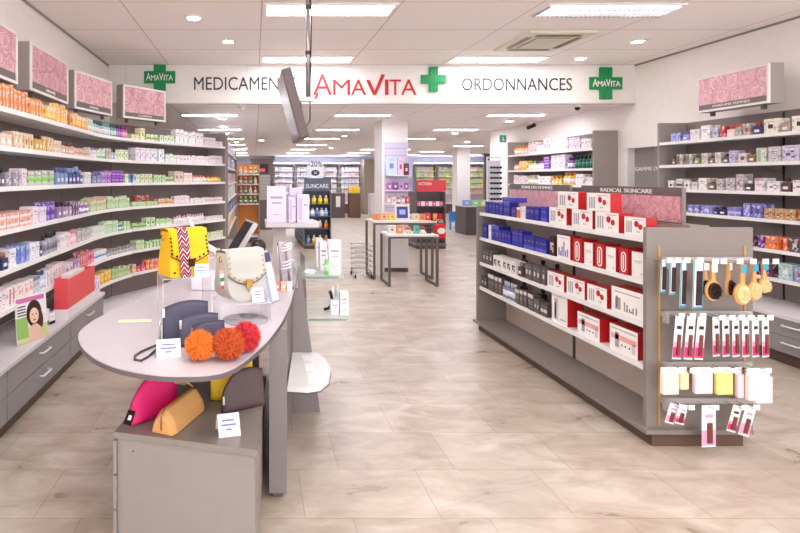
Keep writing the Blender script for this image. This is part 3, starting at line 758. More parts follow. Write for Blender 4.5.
light_box('picture_box', 'rose picture box furthest right, below the green cross', (-1.577,6.41), (-1.16,6.95), 2.377, 2.78, .12, 1, .05, ROSE2, 'CLARINS', GB)

# things on the left counter top
CT = .478
p = onz(31, 356, CT)
mg = thing('magazine', 'magazine cover with a long haired woman leaning on the left counter', 'magazine', (-1.585, 3.83, CT+.006), math.radians(64))
m = MB(); m.x = Matrix.Rotation(math.radians(-5), 4, 'X') @ Matrix.Diagonal((1.3,1,1.12,1))
m.box(-.105,.105,0,.008,0,.29,M((236,232,236), .25)); m.box(-.105,.105,-.001,0,0,.09,M((206,214,150),.25)); m.box(-.105,-.03,-.0012,0,.03,.16,M((150,190,110),.25))
m.box(-.1,.09,-.0014,0,.25,.28,M((206,120,170),.25))
for i in range(4): m.box(-.095,-.04,-.0014,0,.17+i*.018,.178+i*.018,INK)
def ell(cx, cz, rx, rz, n=18): return [(cx+rx*math.cos(2*PI*i/n), cz+rz*math.sin(2*PI*i/n)) for i in range(n)]
m.slab_xz(ell(.015,.17,.052,.085), -.002, -.001, M((70,44,38),.3)); m.slab_xz(ell(.045,.12,.03,.07), -.0022, -.001, M((86,54,44),.3))
m.slab_xz([(-.03,0),(.08,0),(.06,.07),(.03,.1),(0,.1),(-.02,.06)], -.0024, -.001, M((232,190,168),.3))
m.slab_xz(ell(.014,.155,.031,.05), -.003, -.001, M((240,200,180),.3))
for ex in (.002,.027): m.slab_xz(ell(ex,.165,.006,.0035), -.0034, -.002, M((60,44,50)))
m.slab_xz(ell(.015,.128,.01,.0045), -.0034, -.002, M((200,70,80))); m.slab_xz([(.012,.158),(.017,.158),(.019,.142),(.01,.142)], -.0034, -.002, M((222,176,156)))
m.build('cover', mg, (0,0,0))
MB().box(-.02,.02,.03,.06,-.005,.012,ACRYL).build('stand', mg, (0,0,0))
for i, (a, b, h, c, l) in enumerate(((43,332,.1,W,'white small box with black print beside the magazine'),(50,326,.13,(236,230,240),'lilac white box with black lettering right of the magazine'),(56,324,.09,(240,236,240),'small white box nearest the red box on the left counter'))):
    q = onz(a, b, CT); m = carton(.07, h, .05, M(c), BLACK, 'low'); single(m, 'carton', l, 'box', (q.x-.03, q.y, CT+.0005), PI/2-.3)
rb = thing('presentation_box', 'big coral red box with papers inside on a white plinth', 'box', (-1.594, 4.8, CT+.0005))
RB = M((236,84,88), .4)
MB().box(-.058,.058,-.41,.36,0,.085,M((240,232,236))).build('plinth', rb, (0,0,0))
MB().box(-.055,.055,-.4,-.39,.086,.34,RB).box(-.055,.055,.34,.35,.086,.32,RB).box(.045,.055,-.389,.339,.086,.33,RB).box(-.055,-.045,-.389,.339,.086,.33,RB).box(-.044,.044,-.389,.339,.086,.1,RB).build('case', rb, (0,0,0))
MB().box(-.035,.035,-.3,.1,.101,.352,WHITE).build('papers', rb, (0,0,0))
for i, (y, h) in enumerate(((5.26,.22),(5.36,.19),(5.45,.17))):
    m = carton(.09, h, .07, M((236,230,244)), M((150,130,190)), 'flower'); single(m, 'carton', ('tall','middle','shortest')[i]+' white purple printed carton at the end of the left counter', 'box', (-1.59, y, CT+.0005), PI/2, 'purple printed cartons by the red box')
# ------------------------------------------------------------------ right wall perfume shelving
RV = [2.07, 1.80, 1.52, 1.26, .976, .71]
GRW = 'right wall perfume shelving'
for a, b, e, l in ((5.212,6.4,(1,),'right wall perfume shelving bay beside the white door frame'),(4.02,5.208,(),'right wall perfume shelving bay behind the hairbrushes, cut by the right edge'),(2.9,4.015,(),'right wall perfume shelving bay outside the picture on the right')):
    u = shelving('shelving_unit', l, [(4.87,a),(4.87,b)], .32, RV, 2.31, -1, None, e, GRW, zb=.46)
    for z in RV[:5]:
        m = MB(); y = a+.02
        m.add([(5.188,y-.004,z-.023),(5.188,y+.004,z-.023),(4.95,y+.004,z-.023),(4.95,y-.004,z-.023),(5.188,y-.004,z-.11),(5.188,y+.004,z-.11),(5.1,y+.004,z-.06),(5.1,y-.004,z-.06)],
              [(0,1,2,3),(0,3,7,4),(1,5,6,2),(4,7,6,5),(3,2,6,7),(0,4,5,1)], TAUPED); m.build('bracket', u)
    MB().box(5.182,5.1899,a-.012 if a < 5.2 else a,a+.012,.46,2.3,BLACK).build('upright', u)
    drawer_unit(l.replace('perfume shelving bay','wide drawer cabinet'), 4.66, 5.2, a, b, .11, .41, -1, 'right wall drawer cabinets')
wsingle(MB().box(4.645, 5.2, 2.9, 6.4, .411, .45, M((226,220,222), .3)), 'counter_top', 'pale counter top above the right wall drawers', 'counter', bevel=.003)
rpath = Path([(4.87,2.9),(4.87,6.4)])
wr = ['right wall %s shelf' % q for q in ('top','second','third','fourth','fifth','lowest')]
o2 = dict(flip=-1, dmax=.12)
stock(rpath, RV[0], [
 run(668,679,'carton',.07,.1,(140,150,220),(180,190,240),'vert','periwinkle carton'),
 run(680,686,'flacon',.07,.11,(150,160,224),(120,130,200),'x','periwinkle flacon'),
 run(688,697,'carton',.07,.12,(240,232,244),(200,190,220),'text','white lilac carton'),
 run(698,707,'carton',.11,.15,(246,240,244),(220,206,216),'text','tall white carton'),
 run(710,716,'carton',.06,.11,(190,200,220),(120,110,160),'dot','grey blue carton'),
 run(717,722,'carton',.05,.12,(206,50,50),(160,30,40),'text','narrow red carton'),
 run(723,731,'flacon',.09,.12,(246,214,210),(206,90,90),'x','pink flacon with red cap'),
 run(732,739,'carton',.07,.12,(186,178,166),(200,90,80),'top','grey green carton'),
 run(740,749,'carton',.08,.12,(176,168,160),(196,90,84),'square','grey red carton'),
 run(750,759,'flacon',.09,.13,(60,50,110),(170,30,50),'x','navy flacon with red cap'),
 run(761,776,'carton',.13,.14,(238,230,214),(60,56,56),'dot','cream box with black square'),
 run(778,787,'flacon',.1,.13,(170,150,140),(206,190,184),'x','clear brown flacon'),
 run(789,806,'carton',.15,.14,(238,230,216),(50,46,46),'dot','wide cream box with black square'),
 run(808,850,'carton',.12,.14,(230,224,226),(120,110,120),'text','white grey box'),
], wr[0], **o2)
stock(rpath, RV[1], [
 run(669,673,'flacon',.06,.1,(150,120,96),(90,60,50),'x','brown small flacon'),
 run(674,682,'carton',.09,.12,(176,164,156),(110,96,90),'vert','grey brown carton'),
 run(682.5,691,'carton',.09,.12,(182,170,164),(130,116,110),'vert','pale grey brown carton'),
 run(692,697,'flacon',.06,.1,(150,170,110),(80,100,60),'x','green flacon'),
 run(698,706,'carton',.08,.12,(206,194,186),(120,110,104),'text','grey beige carton'),
 run(707,711,'flacon',.05,.09,(176,140,110),(120,80,50),'x','copper flacon'),
 run(712,719,'carton',.08,.12,(210,200,196),(140,130,126),'text','light grey carton'),
 run(720,726,'flacon',.06,.1,(110,96,110),(60,50,60),'x','smoke flacon'),
 run(727,734,'carton',.08,.13,(190,186,220),(140,130,180),'flower','lilac printed carton'),
 run(735,744,'carton',.09,.1,(226,206,206),(120,90,90),'square','rose grey carton'),
 run(745,752,'flacon',.07,.11,(150,110,80),(90,60,44),'x','dark amber flacon'),
 run(753,763,'carton',.1,.14,(206,216,200),(170,180,160),'vert','pale sage carton'),
 run(765,778,'carton',.13,.145,(206,198,200),(120,110,116),'text','light silver box'),
 run(779,796,'carton',.16,.15,(206,196,220),(110,70,130),'flower','purple white patterned box'),
 run(798,850,'carton',.12,.1,(240,236,240),(180,170,180),'text','low white box'),
], wr[1], **o2)
stock(rpath, RV[2], [
 run(665,672,'carton',.08,.1,(240,236,236),(50,46,50),'dot','white carton with black square'),
 run(673,681,'carton',.08,.12,(226,220,220),(100,90,96),'band','white black banded carton'),
 run(681.5,688,'carton',.07,.1,(240,234,236),(60,56,60),'dot','small white carton with black mark'),
 run(689,695,'carton',.07,.11,(220,210,210),(120,110,116),'top','pale grey carton'),
 run(696,705,'carton',.1,.13,(242,236,236),(220,210,214),'text','plain white carton'),
 run(706,713,'flacon',.08,.12,(110,90,84),(190,160,120),'x','dark brown flacon'),
 run(714,721,'carton',.08,.12,(206,194,200),(110,90,104),'flower','grey pink carton'),
 run(722,732,'carton',.1,.13,(200,190,200),(140,120,140),'flower','patterned mauve carton'),
 run(733,741,'carton',.08,.17,(200,184,190),(120,100,110),'flower','tall mauve carton'),
 run(742,750,'flacon',.09,.1,(70,60,66),(236,230,230),'x','black flacon with white cap'),
 run(751,761,'carton',.1,.13,(240,226,232),(190,170,180),'top','white blush carton'),
 run(763,777,'carton',.14,.1,(242,238,240),(150,110,130),'flower','wide white carton'),
 run(778,787,'flacon',.09,.13,(96,60,66),(50,30,36),'x','dark garnet flacon'),
 run(789,830,'carton',.15,.11,(240,234,238),(160,110,130),'flower','white pink flowered box'),
], wr[2], **o2)
stock(rpath, RV[3], [
 run(685,697,'carton',.1,.09,(130,130,206),(226,220,240),'dot','blue violet carton'),
 run(698,710,'carton',.14,.09,(150,150,220),(230,224,240),'dot','lilac blue carton'),
 run(711,715,'flacon',.05,.08,(60,50,120),(40,30,80),'x','indigo small flacon'),
 run(716,723,'flacon',.08,.09,(60,44,90),(30,24,50),'x','dark violet flacon'),
 run(724,740,'carton',.15,.09,(130,130,210),(190,196,240),'band','wide blue violet carton'),
 run(741,748,'carton',.08,.14,(140,136,214),(200,200,240),'dot','tall blue violet carton'),
 run(749.5,760,'carton',.1,.14,(126,120,206),(90,96,150),'square','large blue violet carton'),
 run(762,793,'carton',.1,.1,(206,160,110),(120,70,50),'flower','gold brown carton'),
 run(795,805,'flacon',.1,.14,(190,110,50),(140,80,40),'x','amber flacon'),
 run(808,850,'carton',.1,.12,(150,90,70),(220,170,120),'dot','brown carton'),
], wr[3], **o2)
stock(rpath, RV[4], [
 run(735,748,'carton',.1,.1,(130,60,150),(200,150,220),'dot','purple carton'),
 run(755,761,'carton',.06,.12,(110,50,150),(200,120,200),'flower','violet carton'),
 run(762,776,'carton',.14,.12,(244,120,50),(250,150,80),'text','bright orange carton'),
 run(777,784,'carton',.07,.115,(246,116,50),(150,50,30),'vert','orange carton with dark stripe'),
 run(786,798,'carton',.12,.13,(90,80,84),(226,206,210),'dot','charcoal carton with pale print'),
 run(800,850,'carton',.12,.12,(240,236,236),(200,60,70),'dot','white red carton'),
], wr[4], **o2)
stock(rpath, RV[5], [
 run(740,770,'carton',.12,.12,(110,60,90),(60,40,60),'text','plum carton'),
 run(775,790,'carton',.14,.15,(176,206,206),(236,240,240),'dot','pale teal carton'),
 run(791.5,803,'carton',.12,.14,(150,160,200),(190,60,90),'dot','blue red carton'),
 run(806,850,'carton',.12,.14,(170,200,210),(240,240,240),'dot','ice blue carton'),
], wr[5], **o2)
light_box('picture_box', 'pale pink picture box standing on the right wall shelving', (4.87,5.85), (4.87,5.03), 2.36, 2.74, .135, 1, .055, ROSE3, 'PARFUMS FEMMES')

# shelving further back on the right wall
for a, b, e, l in ((7.66,8.93,(0,),'tall shelving with grey side panel beyond the door'),(8.94,10.2,(1,),'far bay of the tall shelving beyond the door')):
    shelving('shelving_unit', l, [(4.87,a),(4.87,b)], .32, [2.08,1.79,1.54,1.27,1.0,.73,.46], 2.33, -1, .18, e, 'shelving beyond the door')
p2 = Path([(4.87,7.68),(4.87,10.18)])
w2 = ['%s shelf of shelving beyond the door' % q for q in ('top','second','third')]
for z, wn, rs in ((2.08, w2[0], [
 run(512,519,'bottle',.09,.17,(240,190,120),(226,150,70),'x','amber bottle'), run(520,526,'flacon',.1,.16,(240,190,170),(220,120,90),'x','peach flacon'), run(527,533,'carton',.1,.2,(246,206,210),(220,140,150),'flower','pink carton'),
 run(534,541,'bottle',.09,.18,(244,214,220),(230,150,170),'x','rose bottle'), run(542,550,'carton',.12,.22,(246,190,200),(230,110,140),'dot','deep pink carton'), run(551,566,'carton',.1,.2,(248,238,242),(226,190,200),'text','white rose carton'),
 run(567,578,'carton',.09,.19,(240,220,230),(190,150,180),'flower','mauve white carton'), run(579,590,'carton',.09,.15,(246,240,242),(206,190,200),'text','white carton')]),
 (1.79, w2[1], [
 run(512,517,'bottle',.08,.14,(240,200,190),(220,140,120),'x','blush bottle'), run(518,525,'carton',.09,.17,(250,216,110),(236,180,60),'low','yellow carton'), run(526,533,'bottle',.09,.16,(226,216,170),(180,190,110),'x','lime bottle'),
 run(534,541,'bottle',.08,.15,(220,190,230),(150,90,180),'x','lilac bottle'), run(542,548,'carton',.1,.21,(166,110,206),(120,60,160),'stripes','purple carton'), run(549,564,'carton',.12,.23,(240,224,244),(200,170,214),'flower','large lilac white carton'),
 run(565,571,'bottle',.1,.18,(140,80,180),(90,40,130),'x','purple bottle'), run(572,591,'bottle',.09,.19,(20,96,80),(16,60,54),'x','dark green bottle',{'side':(40,130,106)})]),
 (1.54, w2[2], [
 run(512,524,'carton',.12,.15,(246,230,234),(226,180,190),'text','pink white carton'), run(525,535,'bottle',.1,.16,(190,206,150),(240,240,220),'x','sage bottle'), run(536,549,'carton',.11,.14,(248,242,242),(226,220,220),'text','low white carton'),
 run(550,560,'flacon',.1,.15,(240,196,100),(214,150,60),'x','honey flacon'), run(561,572,'bottle',.09,.2,(244,200,120),(226,160,80),'x','honey bottle'), run(574,582,'carton',.12,.17,(244,238,244),(206,200,214),'text','white tall carton'), run(584,591,'carton',.1,.12,(246,240,242),(214,206,212),'text','white small carton')])):
    stock(p2, z, rs, wn, flip=-1, dmax=.12)

# ------------------------------------------------------------------ free-standing gondola
where_busy[0] = False
gx0, gx1, gy0, gy1, gt = 2.43, 3.09, 3.30, 5.83, 1.343
GD = M((138,129,124), .45)
g = thing('gondola_shelf', 'long grey double sided gondola shelf with white shelves of gift boxes', 'shelving', ((gx0+gx1)/2, (gy0+gy1)/2, 0), world=True)
for a, b in ((gy0, gy0+.03), (gy1-.03, gy1)): MB().box(gx0, gx1, a, b, .08, gt, GD).build('end_panel', g, bevel=.002)
PB = M((214,200,190), .5)
for a, b in ((gy0+.031, 4.56), (4.57, gy1-.031)): MB().box(2.745, 2.775, a, b, .106, gt, PB).build('back_panel', g)
MB().box(2.738, 2.744, 4.55, 4.58, .106, 1.3, DARKM).build('upright', g)
MB().box(gx0-.03, gx1-.03, gy0-.04, gy1+.02, .079, .105, GD).build('base_deck', g, bevel=.002)
MB().box(gx0+.02, gx1-.08, gy0-.02, gy1-.02, 0, .078, PLINTH).build('plinth', g)
MB().box(2.7, 2.82, gy0, gy1, gt-.001, gt+.012, GD).build('top_rail', g)
gl = [1.275, 1.006, .736, .470]
for z in gl:
    for a, b in ((gy0+.031, 4.56), (4.562, gy1-.031)):
        for s in (0, 1):
            m = MB()
            if s == 0: m.box(gx0+.03, 2.737, a, b, z-.022, z, SHELFW).box(gx0+.024, gx0+.0299, a, b, z-.03, z+.004, WHITE)
            else: m.box(2.776, gx1-.03, a, b, z-.022, z, SHELFW).box(gx1-.0299, gx1-.024, a, b, z-.03, z+.004, WHITE)
            m.build('shelf', g)
gp = Path([(gx0+.024, gy0+.03), (gx0+.024, gy1-.03)])
wg = ['gondola %s shelf' % q for q in ('top','second','third','lowest')]
BL = (44,44,150); B2 = (90,96,200); GY = (96,88,86)
og = dict(flip=-1, dmax=.12, inset=.012)
rd = dict(d=.09)
stock(gp, gl[0], [
 run(484,497,'carton',.075,.125,BL,B2,'text','dark blue carton'), run(498,508,'carton',.075,.135,(52,52,160),B2,'top','blue carton'),
 run(500.5,513.5,'carton',.3,.045,(60,60,170),(120,124,214),'text','flat blue box lying on the top shelf',{'in':-.0,'dz':.14}),
 run(508.5,514,'carton',.09,.09,(50,50,150),B2,'text','short blue carton'), run(514.5,518,'carton',.07,.1,(240,120,70),(250,240,240),'top','orange carton'), run(518.3,523,'carton',.09,.11,(244,240,244),(220,216,224),'vert','white carton'),
 run(523.5,538,'carton',.07,.12,BL,B2,'text','deep blue carton'), run(538.5,545.5,'carton',.12,.13,(56,56,166),B2,'low','wide blue carton'),
 run(546,564.5,'radical',.25,.135,W,W,'disc','white red disc gift box, far end of the lower row',rd), run(568,590,'radical',.26,.135,W,W,'disc','white red disc gift box, second of the lower row',rd),
 run(593,618,'radical',.25,.135,W,W,'disc','white red disc gift box, third of the lower row',rd), run(620.5,643.5,'radical',.24,.12,W,W,'disc','white red disc gift box, near end of the lower row',dict(d=.07)),
 run(554,577,'radical',.27,.13,W,W,'disc','left white red disc gift box of the upper row',dict(d=.08, dz=.136)), run(583,609,'radical',.26,.13,W,W,'disc','right white red disc gift box of the upper row',dict(d=.08, dz=.136))], wg[0], **og)
stock(gp, gl[1], [
 run(480.5,486,'carton',.1,.15,(40,40,150),B2,'text','tall blue carton'), run(486.8,489,'carton',.06,.15,(240,238,246),(200,206,230),'text','narrow white carton'),
 run(489.5,497,'carton',.1,.15,(48,48,156),B2,'top','indigo carton'), run(497.5,509,'carton',.055,.12,(44,44,156),B2,'text','slim blue carton'), run(509.5,521,'carton',.075,.15,(50,50,160),B2,'dot','blue serum carton'),
 run(521.6,545,'carton',.065,.12,BL,B2,'low','dark blue small carton'), run(546.5,552.5,'carton',.08,.16,(60,40,40),(226,190,170),'figure','brown picture carton'),
 run(554,568.5,'radical',.18,.185,W,W,'purple','white gift box with violet bottle print',rd), run(570,580,'redcap',.11,.18,W,W,'x','red gift box with white capsule, leftmost',dict(d=.12)),
 run(581,590.5,'radical',.1,.165,W,W,'plain','plain white gift box, leftmost',dict(d=.12)), run(592,602.5,'redcap',.1,.175,W,W,'x','red gift box with white capsule, middle',dict(d=.12)),
 run(603.5,614.5,'radical',.1,.165,W,W,'plain','plain white gift box, middle',dict(d=.12)), run(615.5,626,'redcap',.09,.175,W,W,'x','red gift box with white capsule, rightmost',dict(d=.12)), run(627.5,641,'radical',.11,.165,W,W,'plain','plain white gift box, rightmost',dict(d=.12))], wg[1], **og)
stock(gp, gl[2], [
 run(481,490,'carton',.07,.14,GY,(226,220,216),'dot','grey brown carton'), run(491,514,'carton',.085,.12,(236,232,230),(60,54,54),'figure','white carton with black figures'),
 run(515.5,521,'flacon',.08,.13,(80,70,66),(150,140,136),'x','dark flacon'), run(522.5,543,'carton',.065,.14,(96,90,90),(226,222,224),'dot','charcoal carton with white label'), 
 run(543.8,562,'radical',.24,.135,W,W,'disc','white red disc gift box, far end',rd), run(562.8,583,'radical',.23,.135,W,W,'disc','white red disc gift box, middle',rd), run(584,606.5,'radical',.22,.135,W,W,'disc','white red disc gift box, near end',rd),
 run(608.5,643,'radical',.34,.175,W,W,'wide','wide white gift box with bottle print',dict(d=.12))], wg[2], **og)
stock(gp, gl[3], [
 run(479.5,485,'carton',.07,.12,(84,76,76),(226,222,224),'dot','short charcoal carton'), run(486,492,'carton',.07,.17,(90,80,80),(230,226,226),'top','tall charcoal carton'), run(493,499,'carton',.08,.17,(96,86,84),(226,220,220),'top','brown grey carton'),
 run(500,512,'bottle',.06,.16,(130,140,170),(210,214,226),'x','blue grey bottle'), run(513,517.5,'carton',.05,.13,(110,96,90),(226,222,224),'top','narrow brown carton'), run(518,524,'carton',.06,.14,(100,90,86),(230,226,226),'top','mid brown carton'),
 run(525,531.5,'carton',.06,.14,(96,86,84),(226,220,220),'top','dark taupe carton'), run(532,537.5,'carton',.055,.12,(92,84,82),(226,220,220),'dot','small taupe carton'), run(538.5,545,'carton',.055,.11,(88,80,78),(226,220,220),'band','smallest charcoal carton'),
 run(547.5,566.5,'radical',.22,.235,W,W,'tall','tall white gift box',dict(d=.13)), run(573,598.5,'radical',.26,.165,W,W,'pinkband','white gift box with pink band, left one',dict(d=.13)), run(604.5,636,'radical',.27,.175,W,W,'pinkband','white gift box with pink band, right one',dict(d=.13))], wg[3], **og)
# back row of dark perfume bottles on the two lower shelves
for z, a, b, nm in ((gl[2], 2.62, 5.0, 'third'), (gl[3], 2.62, 5.05, 'lowest')):
    for i, y in enumerate((4.72, 4.95, 5.3)):
        m = flacon(.07, .15, .05, M((70,56,54), .2), M((50,40,40), .3), 'x'); single(m, 'perfume_bottle', '%s brown flacon in the back row, gondola %s shelf' % (('rightmost','middle','leftmost')[i], nm), 'perfume bottle', (2.66, y, z+.0005), -PI/2)
# signs on the gondola
def gsign(y0, y1, txt, label, z0=1.3565, z1=1.588):
    t = thing('header_sign', label, 'sign', (2.745, (y0+y1)/2, z0), world=True)
    MB().box(2.748, 2.772, y0, y1, z0, z1, TAUPED).build('board', t)
    m = MB().box(2.7445, 2.7475, y0+.006, y1-.006, z0+.004, z1-.058, M((206,150,160), .4)); m.x = Matrix.Translation((2.7442, y1, 0)) @ Matrix.Rotation(-PI/2, 4, 'Z'); rose_field(m, .006, y1-y0-.006, z0+.004, z1-.058, 0, 1, 0, len(txt)).build('rose_picture', t)
    b = MB().box(2.7445, 2.7475, y0, y1, z1-.056, z1, M((112,102,102), .4)).build('caption_band', t)
    m = MB(); L = (y1-y0)*.52; m.x = Matrix.Translation((2.7435, (y0+y1)/2+L/2, z1-.045)) @ Matrix.Rotation(-PI/2, 4, 'Z')
    text(m, txt, 0, 0, L, .03, WHITE); m.v = [v-t.location for v in m.v]; m.build('lettering', b, (0,0,0))
gsign(3.42, 4.47, 'RADICAL SKINCARE', 'rose header sign with the words radical skincare on the gondola')
gsign(4.64, 5.72, 'SOINS DES HOMMES', 'rose header sign with faint white caption at the far end of the gondola')

# rails and hanging goods on the gondola end
RZ = [1.147, .815, .502, .281]
strip_m = M((206,164,90), .4, .3)
for x in (2.505, 3.035): MB().box(x-.005, x+.005, gy0-.006, gy0-.0005, .12, 1.23, strip_m).build('slot_strip', g)
RAIL = M((196,192,192), .35, .4)
rails = []
for z in RZ:
    r = MB().box(2.51, 3.06, gy0-.03, gy0-.007, z-.016, z+.016, RAIL).build('hook_rail', g, bevel=.002)
    MB().box(2.505, 2.525, gy0-.06, gy0-.031, z-.05, z+.016, RAIL).build('bracket', g); rails.append(r)
def hook(i, x, ln=.16):
    z = RZ[i]; m = MB(); y = gy0-.031
    m.tube([(x, y, z), (x, y-ln, z+.004), (x, y-ln-.012, z+.014)], .0025, CHROME, 5)
    m.box(x-.018, x+.018, y-ln-.016, y-ln-.013, z+.004, z+.034, WHITE)
    m.v = [v-g.location for v in m.v]; m.build('hook', rails[i], (0,0,0))
TEAL = M((70,160,184), .3); CARDW = M((240,240,246), .35); WOOD = M((222,164,100), .45); WOODL = M((236,196,140), .5); BRD = M((58,36,34), .6); BRL = M((236,214,160), .7); PNK = M((222,60,120), .3); PNKL = M((244,170,200), .3)
def pack(x, z, y, w, h, kind, label, grp, rz=0, tilt=0):
    nm, cat = {'comb':('comb_pack','comb pack'), 'pink':('beauty_tool_pack','beauty tool pack'), 'sponge':('sponge_pack','sponge pack'), 'small':('beauty_tool_pack','beauty tool pack')}[kind[0]]
    t = thing(nm, label, cat, (x, y, z), rz, grp); t.rotation_euler.y = tilt
    m = MB(); c = kind[1]
    if kind[0] == 'comb':
        m.box(-w/2, w/2, 0, .002, -h, 0, CARDW); m.box(-w/2, -w/2+.008, -.001, 0, -h, 0, TEAL).box(w/2-.008, w/2, -.001, 0, -h, 0, TEAL).box(-w/2+.008, w/2-.008, -.001, 0, -h, -h+.012, TEAL)
        m.build('card', t, (0,0,0))
        q = MB().box(-w*.22, w*.26, -.008, -.0015, -h+.02, -h*.22, BRD)
        for k in range(12): zz = -h+.024+k*(h*.7)/12; q.box(w*.26, w*.36, -.006, -.003, zz, zz+.004, BRD)
        q.build('comb', t, (0,0,0))
    elif kind[0] in ('pink', 'small'):
        m.box(-w/2, w/2, 0, .002, -h, 0, CARDW); m.box(-w/2, w/2, -.0008, 0, -h+.01, -h*.72, PNK if c else PNKL); m.box(-w/2, w/2, -.0008, 0, -h*.72, -h*.6, PNKL); m.box(-w*.25, w*.3, -.0009, 0, -h*.3, -h*.22, BRD if c else PNKL)
        m.build('card', t, (0,0,0))
        MB().box(-w*.14, w*.18, -.01, -.0015, -h*.9, -h*.42, M((120,60,56), .4)).build('tool', t, (0,0,0))
    else:
        m.box(-w/2, w/2, 0, .002, -h*.2, 0, CARDW); m.build('card', t, (0,0,0))
        q = MB().box(-w/2, w/2, -.02, .01, -h, -h*.2, M(c, .8)); o = q.build('sponge', t, (0,0,0), 0, .008)
y1 = gy0-.09
hx = lambda a, d: (a-CX)*(gy0-d)/F
for i, (a, w, h, l) in enumerate(((664,.05,.2,'leftmost short comb on a blue white card'),(672,.055,.21,'second short comb on a blue white card from the left'),(681,.055,.28,'third comb from left, tall, on a blue edged card'),(694,.09,.285,'widest comb pack beside the hairbrushes'))):
    pack(hx(a,.12), RZ[0]-.002+.02, gy0-.12-i*.012, w, h, ('comb',0), l, 'comb packs on the top hook rail', .35, .05); hook(0, hx(a,.12), .12)
def brush(a, dz, rw, rh, hd, y, label, grp='wooden hairbrushes on the top hook rail', rz=0, hl=.1):
    x = (a-CX)*y/F; t = thing('hairbrush', label, 'hairbrush', (x, y, RZ[0]+.0+dz), rz, grp)
    z0 = -hl-2*rh
    o = []
    for k in range(24):
        g2 = 2*PI*k/24-PI/2+PI/24; o.append((rw*math.cos(g2), z0+rh+rh*math.sin(g2)))
    o = [p for p in o if not (abs(p[0]) < .012 and p[1] > z0+rh)]
    top = [(.0115, -hl+.004), (.009, -hl*.6), (.014, -hl*.2), (.01, 0), (-.01, 0), (-.014, -hl*.2), (-.009, -hl*.6), (-.0115, -hl+.004)]
    # order: right side up, handle, left side down
    R_ = sorted([p for p in o if p[0] > 0], key=lambda p: p[1]); L_ = sorted([p for p in o if p[0] <= 0], key=lambda p: -p[1])
    MB().slab_xz(R_+top+L_, 0, .016, WOOD).build('handle', t, (0,0,0), 0, .003)
    m = MB(); m.slab_xz([(rw*.78*math.cos(2*PI*k/20), z0+rh+rh*.82*math.sin(2*PI*k/20)) for k in range(20)], -.01, -.0005, BRD if hd else BRL)
    rr = random.Random(int(a))
    for k in range(90):
        u = rr.uniform(0, 2*PI); q = math.sqrt(rr.random())*.94; bx = rw*.74*q*math.cos(u); bz = z0+rh+rh*.78*q*math.sin(u)
        m.box(bx-.0012, bx+.0012, -.024, -.01, bz-.0012, bz+.0012, M((30,24,24)) if hd else M((246,230,190)))
    m.build('bristles', t, (0,0,0))
    MB().box(-.016, .016, -.006, -.004, -.05, -.004, TEAL if not hd else WHITE).build('tag', t, (0,0,0))
brush(706, 0, .04, .055, 1, gy0-.1, 'hairbrush half hidden at the far left of the brushes')
brush(714, 0, .046, .06, 1, gy0-.17, 'round hairbrush with dark bristles, largest dark one')
brush(730, 0, .03, .055, 1, gy0-.1, 'narrow hairbrush with dark bristles turned sideways', rz=.5)
brush(743, 0, .048, .062, 0, gy0-.19, 'round pale bristled hairbrush, biggest of the pale ones', hl=.115)
brush(755, 0, .038, .058, 0, gy0-.14, 'pale bristled hairbrush second from the right', hl=.11)
brush(765, 0, .034, .045, 0, gy0-.1, 'pale bristled hairbrush at the right end of the rail')
for a in (706,714,730,743,755,765): hook(0, hx(a,.14), .16)
for i, (a, l) in enumerate(((677,'leftmost'),(688,'second'),(698,'third'))):
    x = hx(a,.12); pack(x+.01, RZ[1]+.012, gy0-.13-i*.004, .055, .255, ('pink',1), l+' tilted pink white tool pack of the left three', 'pink tool packs on the second rail, left three', .1, .09); hook(1, x+.008, .1)
for i, l in enumerate(('leftmost','second','third','fourth','fifth','rightmost')):
    x = hx(716+i*9.4,.14); pack(x, RZ[1]+.012, gy0-.14-i*.003, .053, .235, ('pink',1), l+' upright pink white tool pack of the right six', 'pink tool packs on the second rail, right six', .25, -.02); hook(1, x, .14)
for i, (a, w, h, c, l) in enumerate(((670,.1,.16,(244,230,214),'cream sponge pack, leftmost'),(684,.05,.13,(244,226,180),'narrow cream sponge pack'),(703,.11,.155,(250,222,236),'white pink sponge pack'),(724,.1,.16,(248,234,140),'yellow sponge pack'),(740,.04,.18,(244,214,224),'slim rose sponge pack'),(746,.04,.185,(244,220,226),'slim rose sponge pack next to the big white one'),(758,.11,.2,(226,218,222),'big white cotton pack, rightmost'))):
    x = hx(a,.11); pack(x, RZ[2]+.012, gy0-.1-(.03 if i > 4 else 0), w, h, ('sponge',c), l+' on the third hook rail', None, .05); hook(2, x, .13)
for i, (a, w, h, tl, l) in enumerate(((676,.06,.12,.3,'small pink tool pack, leftmost'),(684,.06,.12,.25,'small pink tool pack, second from left'),(708,.09,.25,.0,'long pink white brush pack hanging lowest'),(736,.06,.16,.3,'tilted pink pack, second from right'),(748,.07,.18,.3,'tilted pink pack, rightmost'))):
    x = hx(a,.11); pack(x, RZ[3]+.012, gy0-.1-i*.008, w, h, ('small',i%2), l+' on the lowest rail', None, .1, tl); hook(3, x, .12)
